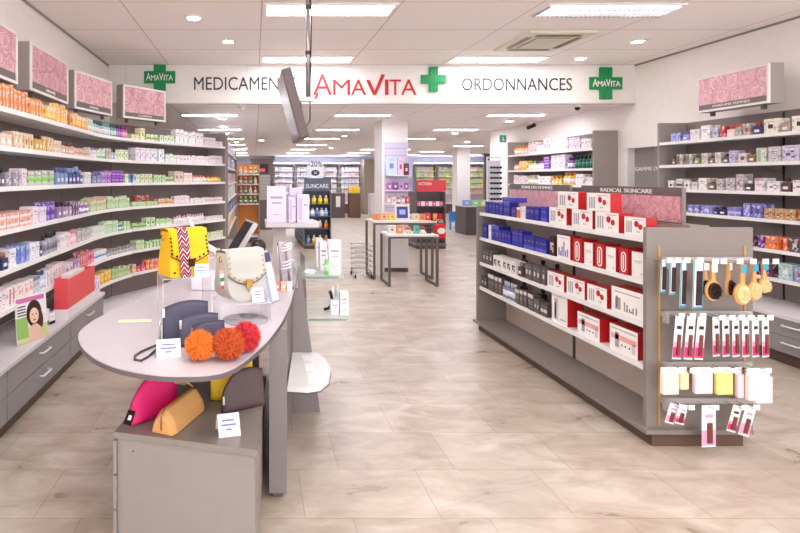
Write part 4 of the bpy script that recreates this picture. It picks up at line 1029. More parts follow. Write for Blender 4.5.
# ------------------------------------------------------------------ foreground display counter
TZ = .9
TOPM = M((198,190,196), .28); EDG = M((104,94,96), .45); BODY = M((132,124,125), .42); BODY2 = M((136,128,128), .45)
outl = [(77.5,337),(82,348),(95,359),(115,367.5),(140,373),(165,376),(200,376),(222,373),(236,367),(250,357),(268,341),(282,322),(290,305),(295,287),(298,268),(296,258)]
left_side = [(262,252),(225,252),(200,265),(172,280),(145,296),(120,307),(95,319),(80,330)]
poly = [tuple(onz(a, b, TZ))[:2] for a, b in outl+left_side]
def chaikin(p): return [q for i in range(len(p)) for q in ((p[i][0]*.8+p[(i+1)%len(p)][0]*.2, p[i][1]*.8+p[(i+1)%len(p)][1]*.2), (p[i][0]*.2+p[(i+1)%len(p)][0]*.8, p[i][1]*.2+p[(i+1)%len(p)][1]*.8))]
poly = chaikin(chaikin(poly))
ct = thing('display_counter', 'tongue shaped pale display counter with dark edge carrying handbags and pompoms', 'counter', (-.2, 3.2, 0), world=True)
MB().prism(poly, TZ-.004, TZ, TOPM).build('counter_top', ct)
cxy = Vector((sum(p[0] for p in poly)/len(poly), sum(p[1] for p in poly)/len(poly)))
MB().prism([tuple(cxy+(Vector(p)-cxy)*1.004) for p in poly], TZ-.022, TZ-.0042, EDG).build('edge_band', ct)
# supporting body: curved side panel along the right edge
rs = [tuple(onz(a, b, TZ))[:2] for a, b in outl[10:15]]
sidep = [(.168,2.73)]+[(x-.03, y) for x, y in rs if y > 2.85]+[(.30,4.5)]
inner = [(x-.09, y) for x, y in sidep][::-1]
MB().prism(sidep+inner, .035, TZ-.023, BODY).build('side_panel', ct)
MB().prism([(x-.02, y+.03) for x, y in sidep[:3]]+[(x+.02, y+.03) for x, y in inner[-3:]], 0, .034, EDG).build('plinth', ct)
MB().prism([(.03,3.1),(.03,4.45),(-.4,4.45),(-.5,3.35),(-.42,3.12)], .0, TZ-.023, BODY2).build('body', ct)
# low cabinet under the counter
A_ = [(-.606,2.31),(.012,2.155),(.068,2.96),(-.50,3.085)]
cb = thing('drawer_cabinet', 'low grey cabinet under the round counter tip holding clutch bags', 'cabinet', (-.25, 2.6, 0), world=True)
c0 = Vector((sum(p[0] for p in A_)/4, sum(p[1] for p in A_)/4))
CBM = M((152,143,139), .4)
MB().prism(A_, .522, .55, M((142,133,127), .2)).build('top', cb)
MB().prism([tuple(c0+(Vector(p)-c0)*.963) for p in A_], .06, .5215, CBM).build('carcass', cb)
MB().prism([tuple(c0+(Vector(p)-c0)*.9) for p in A_], 0, .059, PLINTH).build('plinth', cb)
fl, bl_ = Vector(A_[0]), Vector(A_[3]); fr_, br_ = Vector(A_[1]), Vector(A_[2])
u = (fr_-fl).normalized()
for i in range(3):
    z0 = .065+i*.152
    a = fl-u*.004; b = bl_-u*.004
    MB().prism([tuple(a), tuple(a+u*.014), tuple(b+u*.014), tuple(b)], z0, z0+.142, CBM).build('drawer', cb)
MB().lathe([(.004,0),(.004,.002)], INK, 0, 0, 0, 8).build('screw', cb, tuple(Vector((fl.x+.085, fl.y-.012, .47))-cb.location))

# display shelves at the far end of the counter
st = thing('display_stand', 'slanted grey end stand with glass shelves and a white tray at the counter end', 'display stand', (.35, 4.0, 0), world=True)
MB().slab_xz([(.275,0),(.466,0),(.33,1.0),(.31,1.04),(.31,.87),(.275,.87)], 3.75, 3.78, BODY2).build('slanted_panel', st)
MB().slab_xz([(.385,0),(.464,0),(.42,1.0),(.385,1.04)], 4.42, 4.45, BODY2).build('slanted_panel', st)
def gshelf(z, x0, x1, y0, y1):
    r = .05; pts = [(x0,y0),(x1-r,y0)]+[(x1-r+r*math.sin(a), y0+r-r*math.cos(a)) for a in (.4,.8,1.2,1.57)]+[(x1,y1-r)]+[(x1-r+r*math.cos(a), y1-r+r*math.sin(a)) for a in (.4,.8,1.2,1.57)]+[(x0,y1)]
    o = MB().prism(pts, z-.012, z, GLASS).build('glass_shelf', st)
    m = MB().prism([(x0,y0-.002),(x1-r,y0-.002),(x1-r,y0),(x0,y0)], z-.013, z+.001, GEDGE); pass
    m.v = [v-st.location for v in m.v]; m.build('polished_edge', o, (0,0,0))
gshelf(.95, .325, .65, 3.785, 4.5); gshelf(.65, .385, .705, 3.785, 4.4)
MB().prism([(.195,3.12),(.31,3.1),(.39,3.13),(.455,3.24),(.495,3.43),(.48,3.62),(.44,3.745),(.27,3.745)], .4, .425, M((240,240,240), .25)).build('white_tray', st)
MB().prism([(.195,3.117),(.31,3.097),(.392,3.127),(.458,3.238),(.499,3.43),(.484,3.62),(.443,3.747),(.27,3.747)], .392, .3995, EDG).build('tray_edge', st)
rbd = thing('raised_board', 'high white board with dark edge on a beige post behind the counter goods', 'display board', (.2, 4.3, TZ+.0005), world=True)
MB().box(.15, .25, 4.2, 4.3, TZ+.0005, 1.2615, M((190,180,172), .5)).build('post', rbd)
MB().prism([(.09,4.1),(.5,4.1),(.53,4.2),(.5,4.55),(.09,4.55)], 1.27, 1.30, TOPM).build('top_board', rbd)
MB().prism([(.087,4.097),(.502,4.097),(.533,4.2),(.503,4.553),(.087,4.553)], 1.262, 1.2695, EDG).build('board_edge', rbd)
LIL = M((232,222,240), .35)
def wbox(x0, x1, y0, d, z, h, l, style='text', c=(218,206,234), a=(190,174,212), nm='tall_box', grp=None):
    m = carton(x1-x0, h, d, M(c, .35), M(a, .35), style); return single(m, nm, l, 'box', ((x0+x1)/2, y0, z+.0005), 0, grp)
z = 1.3; Y = 4.18; k2 = Y/F
wbox((267-CX)*k2, (286-CX)*k2, Y, .12, z, .285, 'tallest lilac white box on the high board behind the counter', 'text')
wbox((289-CX)*k2, (296-CX)*k2, Y+.02, .08, z, .2, 'narrow lilac white box second from left on the high board', 'vert')
wbox((297-CX)*k2, (309-CX)*k2, Y-.02, .1, z, .22, 'lilac white box at the right end of the high board', 'vert')
wbox((290-CX)*k2*1.03, (303-CX)*k2*1.03, Y+.17, .1, z, .27, 'white box behind the two narrow boxes on the high board', 'text')
# goods on the glass shelves
k3 = 3.95/F
wbox((316-CX)*.0079, (323-CX)*.0079, 4.2, .1, .95, .22, 'tall white box furthest left on the upper glass shelf', 'text', W)
wbox((320-CX)*.00755, (327-CX)*.00755, 4.02, .1, .95, .215, 'tall white box in the middle of the upper glass shelf', 'text', W)
wbox((328-CX)*.00735, (340-CX)*.00735, 3.87, .08, .95, .245, 'widest white box on the upper glass shelf', 'text', (248,246,246))
single(bottle(.032, .15, .03, M((120,200,110), .2), WHITE, 'x', M((190,230,180))), 'bottle', 'slim green bottle between white boxes on the upper glass shelf', 'bottle', ((325.5-CX)*.00735, 3.84, .9505))
wbox((330-CX)*.0074, (338-CX)*.0074, 3.9, .06, .65, .1, 'small white box lying left on the lower glass shelf', 'text', W)
wbox((339-CX)*.0074, (347-CX)*.0074, 3.88, .08, .65, .165, 'tall white box on the lower glass shelf', 'text', W)
for i, (a, h) in enumerate(((331,.17),(336,.19))):
    single(bottle(.036, h, .03, M((190,226,214), .2), M((236,244,240)), 'x', M((226,240,236))), 'bottle', ('left' if i == 0 else 'right')+' mint bottle on the lower glass shelf', 'bottle', ((a-CX)*.0078, 4.06, .6505), 0, 'mint bottles on the lower glass shelf')
m = MB(); pts = [(.0,.0),(.03,.01),(.055,.04),(.06,.09),(.045,.14)]
m.tube([(-.06+p[0]*1.0, 0, p[1]+.012) for p in pts], .012, BLACK, 8); m.tube([(-.045+p[0], .002, p[1]+.03) for p in pts], .008, WHITE, 8)
single(m, 'curved_applicator', 'black and white curved applicator standing on the lower glass shelf', 'applicator', ((326-CX)*.0077+.03, 4.0, .65))
for i in range(3):
    single(MB().box(-.03,.03,-.08,.08,0,.0015,PAPER).box(-.02,.02,-.07,-.06,.0015,.0018,M((200,196,204))), 'leaflet', 'white leaflet on the white tray, %s' % ('nearest the viewer','the middle one','furthest from the viewer')[i], 'leaflet', (.36, 3.26+i*.175, .4255+.0), .05*(i-1), 'leaflets on the white tray')

# ------------------------------------------------------------------ goods on the counter
def P(a, b, Z=TZ): return onz(a, b, Z)
def handbag(loc, rz, Wd, D, H, c, label, stud, rounded, side=None):
    t = thing('handbag', label, 'handbag', loc, rz); BM = M(c, .42, name='leather'); E = M((60,46,40), .5)
    gold = M((214,176,110), .25, 1)
    m = MB(); n = 10
    if rounded:
        o = [(-Wd/2, H), (-Wd/2, H*.32)]+[(-Wd/2+Wd*.3*(1-math.cos(PI/2*i/6)), H*.32*(1-math.sin(PI/2*i/6))) for i in range(1,7)]+[(Wd/2-Wd*.3*(1-math.cos(PI/2*i/6)), H*.32*(1-math.sin(PI/2*i/6))) for i in range(6,0,-1)]+[(Wd/2, H*.32), (Wd/2, H)]
    else:
        o = [(-Wd*.5, .02), (-Wd*.48, 0), (Wd*.48, 0), (Wd*.5, .02), (Wd*.46, H), (-Wd*.46, H)]
    nn = len(o); vs = []
    for yy, sc in ((-1, .97), (-.86, 1), (.86, 1), (1, .97)):                       # side profile: deep at the bottom, narrow at the top
        for p in o:
            dp = D/2*(1-.5*(p[1]/H)**1.3); vs.append((p[0]*sc, yy*dp, .004+p[1]*sc if p[1] < H*.5 else p[1]))
    a = sum(o[i][0]*o[(i+1)%nn][1]-o[(i+1)%nn][0]*o[i][1] for i in range(nn))
    fs = [tuple(range(nn)), tuple(range(3*nn, 4*nn))[::-1]]
    for r in range(3): fs += [(r*nn+(i+1)%nn, r*nn+i, (r+1)*nn+i, (r+1)*nn+(i+1)%nn) for i in range(nn)]
    m.add(vs, fs, BM); m.build('body', t, (0,0,0), 0, .004)
    # flap over the top and down the front
    fl = []; z1 = H*(.36 if rounded else .42); yT = D/2*.5+.004; front = lambda zz: -(D/2*(1-.5*(zz/H)**1.3))-.006
    rows = [(yT, H*.9), (yT, H+.004), (0, H+.014), (-yT, H+.008), (front(H*.8), H*.8), (front(H*.6), H*.6), (front(z1), z1)]
    cols = 9; vs = []
    for (yy, zz) in rows:
        for i in range(cols):
            uu = -1+2*i/(cols-1); last = (yy, zz) == rows[-1]
            dz = 0
            if last: dz = (abs(uu)**2.2)*H*(.2 if rounded else .06) - (0 if rounded else (1-abs(uu))*H*.12)
            wdt = Wd*.475 if not rounded else Wd*.5
            vs.append((uu*wdt, front(zz+dz) if last else yy, zz+dz))
    nf = len(vs); vs2 = vs+[(v[0], v[1]+(.003 if v[1] > -.5*yT and False else -.003 if v[1] < 0 else .003), v[2]+.003) for v in vs]
    fs = [(r*cols+i, r*cols+i+1, (r+1)*cols+i+1, (r+1)*cols+i) for r in range(len(rows)-1) for i in range(cols-1)]
    fs += [tuple(q+nf for q in f)[::-1] for f in fs]
    bd = [i for i in range(cols)]+[r*cols+cols-1 for r in range(1, len(rows))]+[(len(rows)-1)*cols+i for i in range(cols-2, -1, -1)]+[r*cols for r in range(len(rows)-2, 0, -1)]
    fs += [(bd[i], bd[(i+1)%len(bd)], bd[(i+1)%len(bd)]+nf, bd[i]+nf) for i in range(len(bd))]
    m = MB().add(vs2, fs, BM, True); m.build('flap', t, (0,0,0))
    e = MB(); L = [vs[(len(rows)-1)*cols+i] for i in range(cols)]; e.tube([(v[0], v[1]-.002, v[2]) for v in L], .0022, E, 5); e.build('flap_piping', t, (0,0,0))
    SM = M((70,52,34), .3, .8) if not rounded else gold
    def studat(x, y, zz): MB().ball((0,0,0), .0058, SM if stud else gold, 8, 5).build('stud', t, (x, y, zz))
    for i in range(cols): 
        v = L[i]; studat(v[0]*.93, v[1]-.005, v[2]+.014)
    for s in (-1, 1):
        for k in range(4):
            zz = z1+H*(.2 if rounded else .14)+(H*.86-z1-H*.1)*k/4+.012; studat(s*Wd*.435, front(zz)-.004, zz)
    if not rounded:
        for k in range(6):
            x = -Wd*.4+Wd*.8*k/5
            if abs(x) > .02: studat(x, front(.03)-.002, .03)
    MB().box(-.018, .018, -.01, 0, -.02, .02, gold if rounded else M((60,44,30), .3, .7)).build('clasp', t, (0, L[cols//2][1]-.004, L[cols//2][2]+.005))
    if rounded: MB().slab_xz([(-.008,0),(.008,0),(0,-.03)], -.006, 0, gold).build('clasp_drop', t, (0, L[cols//2][1]-.006, L[cols//2][2]-.014))
    ring = MB().tube([(0, .014*math.cos(2*PI*i/12), .014*math.sin(2*PI*i/12)) for i in range(12)], .003, gold, 6, True)
    ring.build('ring', t, (-Wd*.5-.002, 0, H*.86))
    return t, front
yb, fr = handbag((-.375, 2.84, 1.136), math.radians(34), .235, .17, .235, (240,186,10), 'yellow studded handbag with patterned strap on a clear stand', True, False)
# woven strap over the yellow bag
sm, nt, b = nodes_mat('woven_strap', .6)
tc = N(nt,'ShaderNodeTexCoord'); sep = N(nt,'ShaderNodeSeparateXYZ'); nt.links.new(tc.outputs['Object'], sep.inputs[0])
ab = N(nt,'ShaderNodeMath', operation='PINGPONG'); ab.inputs[1].default_value = .022; nt.links.new(sep.outputs['X'], ab.inputs[0])
ad = N(nt,'ShaderNodeMath', operation='MULTIPLY_ADD'); ad.inputs[1].default_value = 1.3; nt.links.new(ab.outputs[0], ad.inputs[0]); nt.links.new(sep.outputs['Z'], ad.inputs[2])
ml = N(nt,'ShaderNodeMath', operation='MULTIPLY'); ml.inputs[1].default_value = 15; nt.links.new(ad.outputs[0], ml.inputs[0])
frc = N(nt,'ShaderNodeMath', operation='FRACT'); nt.links.new(ml.outputs[0], frc.inputs[0])
rp = ramp(nt, [(0,(150,30,60)),(.2,(236,228,222)),(.3,(86,36,110)),(.5,(236,120,60)),(.6,(50,30,80)),(.8,(240,235,230)),(.88,(170,30,60))]); rp.color_ramp.interpolation = 'CONSTANT'
nt.links.new(frc.outputs[0], rp.inputs['Fac']); nt.links.new(rp.outputs['Color'], b.inputs['Base Color'])
m = MB(); xs = (-.064, -.004); pr = [(.075,.12),(.06,.2),(.048,.247),(0,.256),(-.048,.252),(fr(.19)-.012,.19),(fr(.1)-.012,.1),(fr(.02)-.012,.004)]
for i in range(len(pr)-1):
    (y0, z0), (y1_, z1_) = pr[i], pr[i+1]; nx = Vector((z1_-z0, -(y1_-y0))).normalized()*-.004
    m.hexa([(xs[0],y0,z0),(xs[1],y0,z0),(xs[1],y1_,z1_),(xs[0],y1_,z1_),(xs[0],y0+nx.x,z0+nx.y),(xs[1],y0+nx.x,z0+nx.y),(xs[1],y1_+nx.x,z1_+nx.y),(xs[0],y1_+nx.x,z1_+nx.y)], sm)
m.build('patterned_strap', yb, (0,0,0))
cbag, fr2 = handbag((-.075, 2.86, 1.003), math.radians(34), .24, .17, .255, (188,186,180), 'cream handbag with gold studs and clasp on a low clear stand', False, True)
m = MB(); 
for i, c in enumerate(((240,170,160),(246,240,236),(40,140,96),(244,240,236),(226,70,80))):
    m.box(-.012, .012, -.002, .002, -.02*i-.02, -.02*i, M(c, .6))
m.x = Matrix()
tg = m.build('striped_tag', cbag, (-.135, -.03, .17)); tg.rotation_euler.y = -.15
# clear stands
def riser(x, y, z, w, d, h, rz, label):
    t = thing('acrylic_riser', label, 'clear stand', (x, y, z), rz); q = .004
    m = MB().box(-w/2, w/2, -d/2, d/2, h-q, h, ACRYL).box(-w/2, -w/2+q, -d/2, d/2, 0, h-q, ACRYL).box(w/2-q, w/2, -d/2, d/2, 0, h-q, ACRYL); m.build('stand', t, (0,0,0))
    e = MB()
    for sx in (-w/2, w/2): 
        for sy in (-d/2, d/2): e.box(sx-.0015, sx+.0015, sy-.0015, sy+.0015, 0, h, M((214,214,224), .1, 0, .8))
    for sy in (-d/2, d/2): e.box(-w/2, w/2, sy-.0015, sy+.0015, h-.0035, h, M((214,214,224), .1, 0, .8))
    e.build('polished_edge', t, (0,0,0)); return t
riser(-.375, 2.84, TZ+.0005, .25, .2, .235, math.radians(18), 'clear acrylic stand under the yellow handbag')
riser(-.065, 2.85, TZ+.0005, .27, .2, .1, math.radians(14), 'low clear acrylic stand under the cream handbag')
q = P(246, 312); single(MB().lathe([(.12,0),(.12,.005)], M((206,206,214), .08, 0, .55), seg=32), 'acrylic_disc', 'clear round acrylic plate lying on the counter behind the pompoms', 'acrylic plate', (q.x-.0, q.y-.17, TZ+.0005))

# zip pouches: flat bottom, arched top, thick at the base
def puff(Wd, Hf, T, m, nu=18, nv=8, top=.12):
    vs = []; B = MB()
    def pt(i, j, s):
        uu = -1+2*i/nu; v = j/nv; H = Hf(uu); t = T/2*((1-v)*(1-top)+top)*(1-abs(uu)**6*.55)*(min(1, .75+v*2))
        return (uu*Wd/2, s*t, v*H)
    for s in (-1, 1):
        for i in range(nu+1):
            for j in range(nv+1): vs.append(pt(i, j, s))
    I = lambda s, i, j: s*(nu+1)*(nv+1)+i*(nv+1)+j
    fs = []
    for i in range(nu):
        for j in range(nv):
            fs.append((I(0,i,j), I(0,i+1,j), I(0,i+1,j+1), I(0,i,j+1))); fs.append((I(1,i,j), I(1,i,j+1), I(1,i+1,j+1), I(1,i+1,j)))
        fs.append((I(0,i,0), I(1,i,0), I(1,i+1,0), I(0,i+1,0))); fs.append((I(0,i,nv), I(0,i+1,nv), I(1,i+1,nv), I(1,i,nv)))
    for j in range(nv):
        fs.append((I(0,0,j), I(0,0,j+1), I(1,0,j+1), I(1,0,j))); fs.append((I(0,nu,j), I(1,nu,j), I(1,nu,j+1), I(0,nu,j+1)))
    return B.add(vs, fs, m, True)
def pouch(name, label, cat, loc, rz, Wd, Hf, T, c, zipc=(60,56,60), lean=0, grp=None, pull=-1, rough=.5):
    t = thing(name, label, cat, loc, rz, grp); t.rotation_euler.x = lean
    puff(Wd, Hf, T, M(c, rough, name='leather')).build('body', t, (0,0,0))
    zt = MB().tube([((-1+2*i/18)*Wd/2, 0, Hf(-1+2*i/18)+.001) for i in range(19)], .0035, M(zipc, .4), 6); z = zt.build('zip', t, (0,0,0))
    p = MB(); zx = pull*Wd/2*.96; zz = Hf(pull*.96)
    p.box(-.005, .005, -.005, .003, -.036, .003, CHROME); p.build('zip_pull', z, (zx, -T*.12-.004, zz))
    return t
NV = (72,70,92)
arch = lambda H, e: (lambda u: H*(1-e*u*u))
pouch('zip_pouch', 'largest navy zip pouch, standing at the back of three', 'pouch', (-.315, 2.46, TZ+.002), math.radians(12), .21, lambda u: .175-.02*u*u+.012*u, .05, NV, lean=-.12, grp='three navy pouches')
pouch('zip_pouch', 'middle sized navy zip pouch of the three', 'pouch', (-.245, 2.39, TZ+.002), math.radians(14), .175, lambda u: .135-.015*u*u+.01*u, .045, (80,78,100), lean=-.12, grp='three navy pouches')
pouch('zip_pouch', 'smallest navy zip pouch, in front behind the orange pompom', 'pouch', (-.2, 2.325, TZ+.002), math.radians(14), .15, lambda u: .118-.012*u*u+.01*u, .04, (76,74,96), lean=-.12, grp='three navy pouches')
# wrist strap lying on the counter
s0 = P(166, 341); pts = [P(a, b) for a, b in ((166,341),(160,345),(150,349),(141,353),(135,357),(135,361),(141,362),(148,358),(155,352),(160,347))]
m = MB().tube([(p.x-s0.x, p.y-s0.y, .006) for p in pts], .0045, M((62,58,68), .5), 6)
single(m, 'wrist_strap', 'dark looped wrist strap lying beside the navy pouches', 'strap', (s0.x, s0.y, TZ))
single(MB().tube([(0,0,.0),(.004,-.004,.035),(0,-.006,.07),(.004,0,.1)], .005, CHROME, 6), 'strap_chain', 'silver chain hanging at the left edge of the largest navy pouch', 'chain', (-.43, 2.42, TZ+.006))
# pompoms
def pompom(x, y, r, c, c2, label):
    t = thing('pompom', label, 'pompom', (x, y, TZ+.001)); rr = random.Random(int(r*1e4)+int(c[1]))
    MB().ball((0,0,r), r*.8, M(c2, .9), 16, 12).build('core', t, (0,0,0))
    m = MB(); A = M(c, .85); B = M(c2, .85); vs = []; fsA = []; 
    for k in range(2600):
        zz = rr.uniform(-.93, 1); a = rr.uniform(0, 2*PI); q = math.sqrt(1-zz*zz); d = Vector((q*math.cos(a), q*math.sin(a), zz))
        tw = Vector((rr.gauss(0,1), rr.gauss(0,1), rr.gauss(0,1))); tw = (tw-d*tw.dot(d)).normalized()
        s = d.cross(tw); b0 = d*r*.76; mid = d*r*.92+tw*r*.07; tip = d*r*rr.uniform(.95,1.22)+tw*r*.22; w_ = .0016
        tip.z = max(tip.z, -r*.98); o = len(vs)
        vs += [b0+s*w_, b0-s*w_, mid+s*w_, mid-s*w_, tip]; fsA += [(o,o+1,o+3,o+2),(o+2,o+3,o+4)]
    h = len(fsA)//2; m.add([tuple(v+Vector((0,0,r))) for v in vs], fsA, A); 
    kB = m.slot(B); m.mi = [kB if (i//2)%3 == 0 else k_ for i, k_ in enumerate(m.mi)]
    m.build('fur', t, (0,0,0))
pompom(-.222, 2.2, .058, (248,150,62), (232,124,40), 'light orange fur pompom, leftmost of three on the counter')
pompom(-.107, 2.205, .062, (224,108,58), (196,84,40), 'dark orange fur pompom in the middle of three')
pompom(-.035, 2.315, .06, (230,74,84), (204,50,60), 'coral red fur pompom, rightmost of three')
# price cards: a folded card with small handwriting
def price_card(x, y, z, w, h, rz, label):
    t = thing('price_card', label, 'price card', (x, y, z), rz)
    m = MB(); m.x = Matrix.Rotation(math.radians(-28), 4, 'X'); m.box(-w/2, w/2, 0, .0015, 0, h, M((236,236,240)))
    for i, (u0, u1) in enumerate(((.2,.75),(.15,.82),(.35,.6))): m.box((u0-.5)*w, (u1-.5)*w, -.0004, 0, h*(.68-i*.2), h*(.76-i*.2), M((110,118,180)))
    m.build('card', t, (0,0,0)); m = MB(); m.x = Matrix.Translation((0, h*.94, 0)) @ Matrix.Rotation(math.radians(26), 4, 'X'); m.box(-w/2, w/2, 0, .0015, 0, h*.98, PAPER); m.build('back_leaf', t, (0,0,0))
q = P(169, 358); price_card(q.x, q.y, TZ+.001, .1, .075, .22, 'white price card in front of the navy pouches')
price_card(-.27, 2.76, 1.137, .075, .07, .15, 'small lilac price card at the foot of the yellow handbag')
price_card(.025, 2.79, 1.0015, .065, .075, .3, 'small white price card right of the cream handbag')
q = onz(230, 437, .55); price_card(q.x, q.y, .551, .095, .09, .25, 'white price card on the low cabinet by the dark pouch')
q = P(135, 321); single(MB().box(-.085,.085,-.022,.022,0,.001,M((244,246,190), .5)), 'paper_slip', 'pale yellow paper slip lying on the counter left of the pouches', 'paper slip', (q.x, q.y, TZ+.0005), .12)
# leaflets in a clear holder
q = P(277, 302); lh = thing('leaflet_holder', 'clear leaflet holder with blue and white leaflets beside the cream bag', 'leaflet holder', (q.x-.02, q.y, TZ+.001), math.radians(55))
m = MB(); m.x = Matrix.Rotation(math.radians(-14), 4, 'X'); m.box(-.055,.055,-.012,-.009,0,.2,ACRYL).box(-.055,.055,.012,.015,0,.26,ACRYL).box(-.055,.055,-.009,.012,0,.004,ACRYL).build('holder', lh, (0,0,0))
m = MB(); m.x = Matrix.Rotation(math.radians(-14), 4, 'X'); m.box(-.05,.05,-.006,.001,.005,.3,M((236,236,246))).box(-.05,-.02,-.0068,-.006,.005,.3,M((120,170,220))).box(-.05,.05,-.0068,-.006,.24,.3,M((70,80,120))); m.box(-.048,.048,.003,.009,.005,.31,M((240,226,230))).build('leaflets', lh, (0,0,0))
# metal stand with three white curved bars
q = P(287, 292); ts = thing('necklace_stand', 'leaning metal stand with white curved bars at the counter edge', 'display stand', (q.x, q.y+.12, TZ))
MB().box(-.05,.05,-.04,.04,0,.012,DARKM).tube([(-.03,0,.01),(-.055,.06,.28),(-.05,.07,.3)], .008, CHROME, 8).tube([(.03,0,.01),(.0,.06,.29)], .008, M((150,140,146), .3, .6), 8).build('frame', ts, (0,0,0))
for x_, c_ in ((-.03,(226,206,226)),(.02,(206,200,214))):
    m = MB(); m.x = Matrix.Translation((x_,.045,.01)) @ Matrix.Rotation(-.2, 4, 'X') @ Matrix.Rotation(.35, 4, 'Z'); m.box(-.022,.022,-.001,.001,0,.3,M(c_, .1, 0, .75)).build('sheet', ts, (0,0,0))
for i in range(6):
    zz = .13+i*.022 if i < 3 else .2+i*.018; MB().tube([(-.03,-.01,zz),(.0,-.03,zz+.008),(.035,-.02,zz+.022)], .005, WHITE, 8).build('curved_bar', ts, (0,0,0))
for i, (c, l) in enumerate((((226,120,110),'small coral box at the foot of the metal stand'),((240,200,150),'small peach box at the foot of the metal stand'),((236,226,236),'small white box at the foot of the metal stand'))):
    single(carton(.035, .06, .03, M(c), WHITE, 'dot'), 'small_box', l, 'box', (q.x-.06+i*.04, q.y+.03, TZ+.0006))
# dark monitor, scanner and white till parts behind the bags
mo = thing('till_monitor', 'dark tilted touch monitor behind the cream handbag', 'monitor', (-.17, 4.05, TZ+.001), math.radians(-78))
MB().box(-.12,.12,-.08,.08,0,.02,DARKM).tube([(0,0,.02),(0,.03,.16)], .022, DARKM, 8).build('foot', mo, (0,0,0))
m = MB(); m.x = Matrix.Translation((0,.0,.16)) @ Matrix.Rotation(math.radians(-32), 4, 'X'); m.box(-.16,.16,-.02,.016,0,.3,M((196,190,192), .4)); m.box(-.145,.145,-.0225,-.0202,.015,.285,M((30,24,26), .55)); m.build('screen', mo, (0,0,0))
q = P(259, 262); sc = thing('barcode_scanner', 'black round headed scanner behind the cream handbag', 'scanner', (.03, 3.75, TZ+.001))
MB().lathe([(.045,0),(.045,.012),(.012,.02),(.012,.24)], BLACK).build('foot', sc, (0,0,0)); MB().ball((0,-.02,.27), .05, M((50,36,40), .3), 14, 10, 1.1, 1.2, 1.1).build('head', sc, (0,0,0))
pm = thing('payment_terminal', 'white angled payment terminal arm behind the yellow handbag', 'payment terminal', (-.36, 4.1, TZ+.001), .3)
MB().box(-.07,.07,-.05,.05,0,.015,WHITE).tube([(0,0,.015),(0,0,.2)], .02, WHITE, 8).build('base', pm, (0,0,0))
m = MB(); m.x = Matrix.Translation((0,0,.24)) @ Matrix.Rotation(math.radians(32), 4, 'Y'); m.box(-.02,.16,-.06,.06,-.03,.01,WHITE).build('keypad', pm, (0,0,0))
m = MB(); m.x = Matrix.Translation((-.03,0,.2)) @ Matrix.Rotation(math.radians(-25), 4, 'Y'); m.box(-.012,.012,-.02,.02,0,.26,WHITE).build('arm', pm, (0,0,0))
wsingle(MB().box(-.42,-.12,3.55,3.85,TZ+.0005,TZ+.09,M((238,232,242), .4)), 'till_printer', 'white lilac till printer block between the two handbags', 'printer', bevel=.01)
single(carton(.09, .14, .06, M((226,206,214)), M((236,170,60)), 'dot'), 'small_box', 'pale box with orange mark beside the payment terminal', 'box', (-.2, 4.3, TZ+.0006))

# clutch bags on the low cabinet
def onc(a, b): return onz(a, b, .55)
def halfmoon(H): return lambda u: H*math.sqrt(max(0.02, 1-((u-1)/2.02)**2)) if u < 1 else H
p = (onc(133,428)+onc(172,404))/2
pk = pouch('clutch_bag', 'bright pink half moon clutch bag with a black tag', 'clutch bag', (p.x+.0, p.y, .5515), math.atan2(onc(172,404).y-onc(133,428).y, onc(172,404).x-onc(133,428).x)-.25, .27, halfmoon(.215), .085, (232,30,116), (150,20,80), -.08)
m = MB().box(-.02,.02,-.002,.002,-.06,0,BLACK).box(-.009,.009,-.0026,-.002,-.04,-.02,WHITE); tgo = m.build('black_tag', pk, (-.135,-.03,.07)); tgo.rotation_euler.y = .5
tn = thing('clutch_bag', 'tan boxy clutch bag with a wrist loop lying on the low cabinet', 'clutch bag', ((onc(176,436).x+onc(204,412).x)/2-.055, (onc(176,436).y+onc(204,412).y)/2+.03, .5515), math.atan2(onc(204,412).y-onc(176,436).y, onc(204,412).x-onc(176,436).x))
TAN = M((214,160,98), .32, name='tan_leather'); L = .3
sec = [(-.062,0),(.062,0),(.05,.05),(.012,.1),(-.012,.1),(-.05,.05)]; m = MB(); nn = 6; vs = []
for x, s in ((-L/2,.8),(-L/2+.03,1),(L/2-.03,1),(L/2,.85)):
    for y, z in sec: vs.append((x, y*s, z*s))
fs = [tuple(range(nn))[::-1], tuple(range(3*nn,4*nn))]+[(r*nn+i, r*nn+(i+1)%nn, (r+1)*nn+(i+1)%nn, (r+1)*nn+i) for r in range(3) for i in range(nn)]
m.add(vs, fs, TAN); m.build('body', tn, (0,0,0), 0, .006)
MB().tube([(-L/2-.003,0,.02),(-L/2-.002,0,.085),(-L/2+.03,0,.103),(L/2-.02,0,.104)], .0035, M((176,130,90), .3, .5), 6).build('zip', tn, (0,0,0))
MB().tube([(L/2-.02,0,.105),(L/2-.06,.02,.14),(L/2-.1,.05,.15),(L/2-.09,.06,.14),(L/2-.04,.03,.12)], .006, TAN, 6).build('wrist_loop', tn, (0,0,0))
p = (onc(228,415)+onc(264,402))/2
pouch('clutch_bag', 'dark brown rounded clutch bag at the right of the low cabinet', 'clutch bag', (p.x-.015, p.y, .5515), math.atan2(onc(264,402).y-onc(228,415).y, onc(264,402).x-onc(228,415).x)-.2, .225, lambda u: .18*(1-abs(u-.25)**3*.33) if u < .9 else .165, .06, (84,66,68), (40,30,32), -.1)
m = pouch('clutch_bag', 'yellow clutch bag standing behind the dark brown one', 'clutch bag', (p.x-.075, p.y+.11, .5515), .12, .21, lambda u: .19+.025*u, .05, (250,200,24), (120,90,20), -.1)

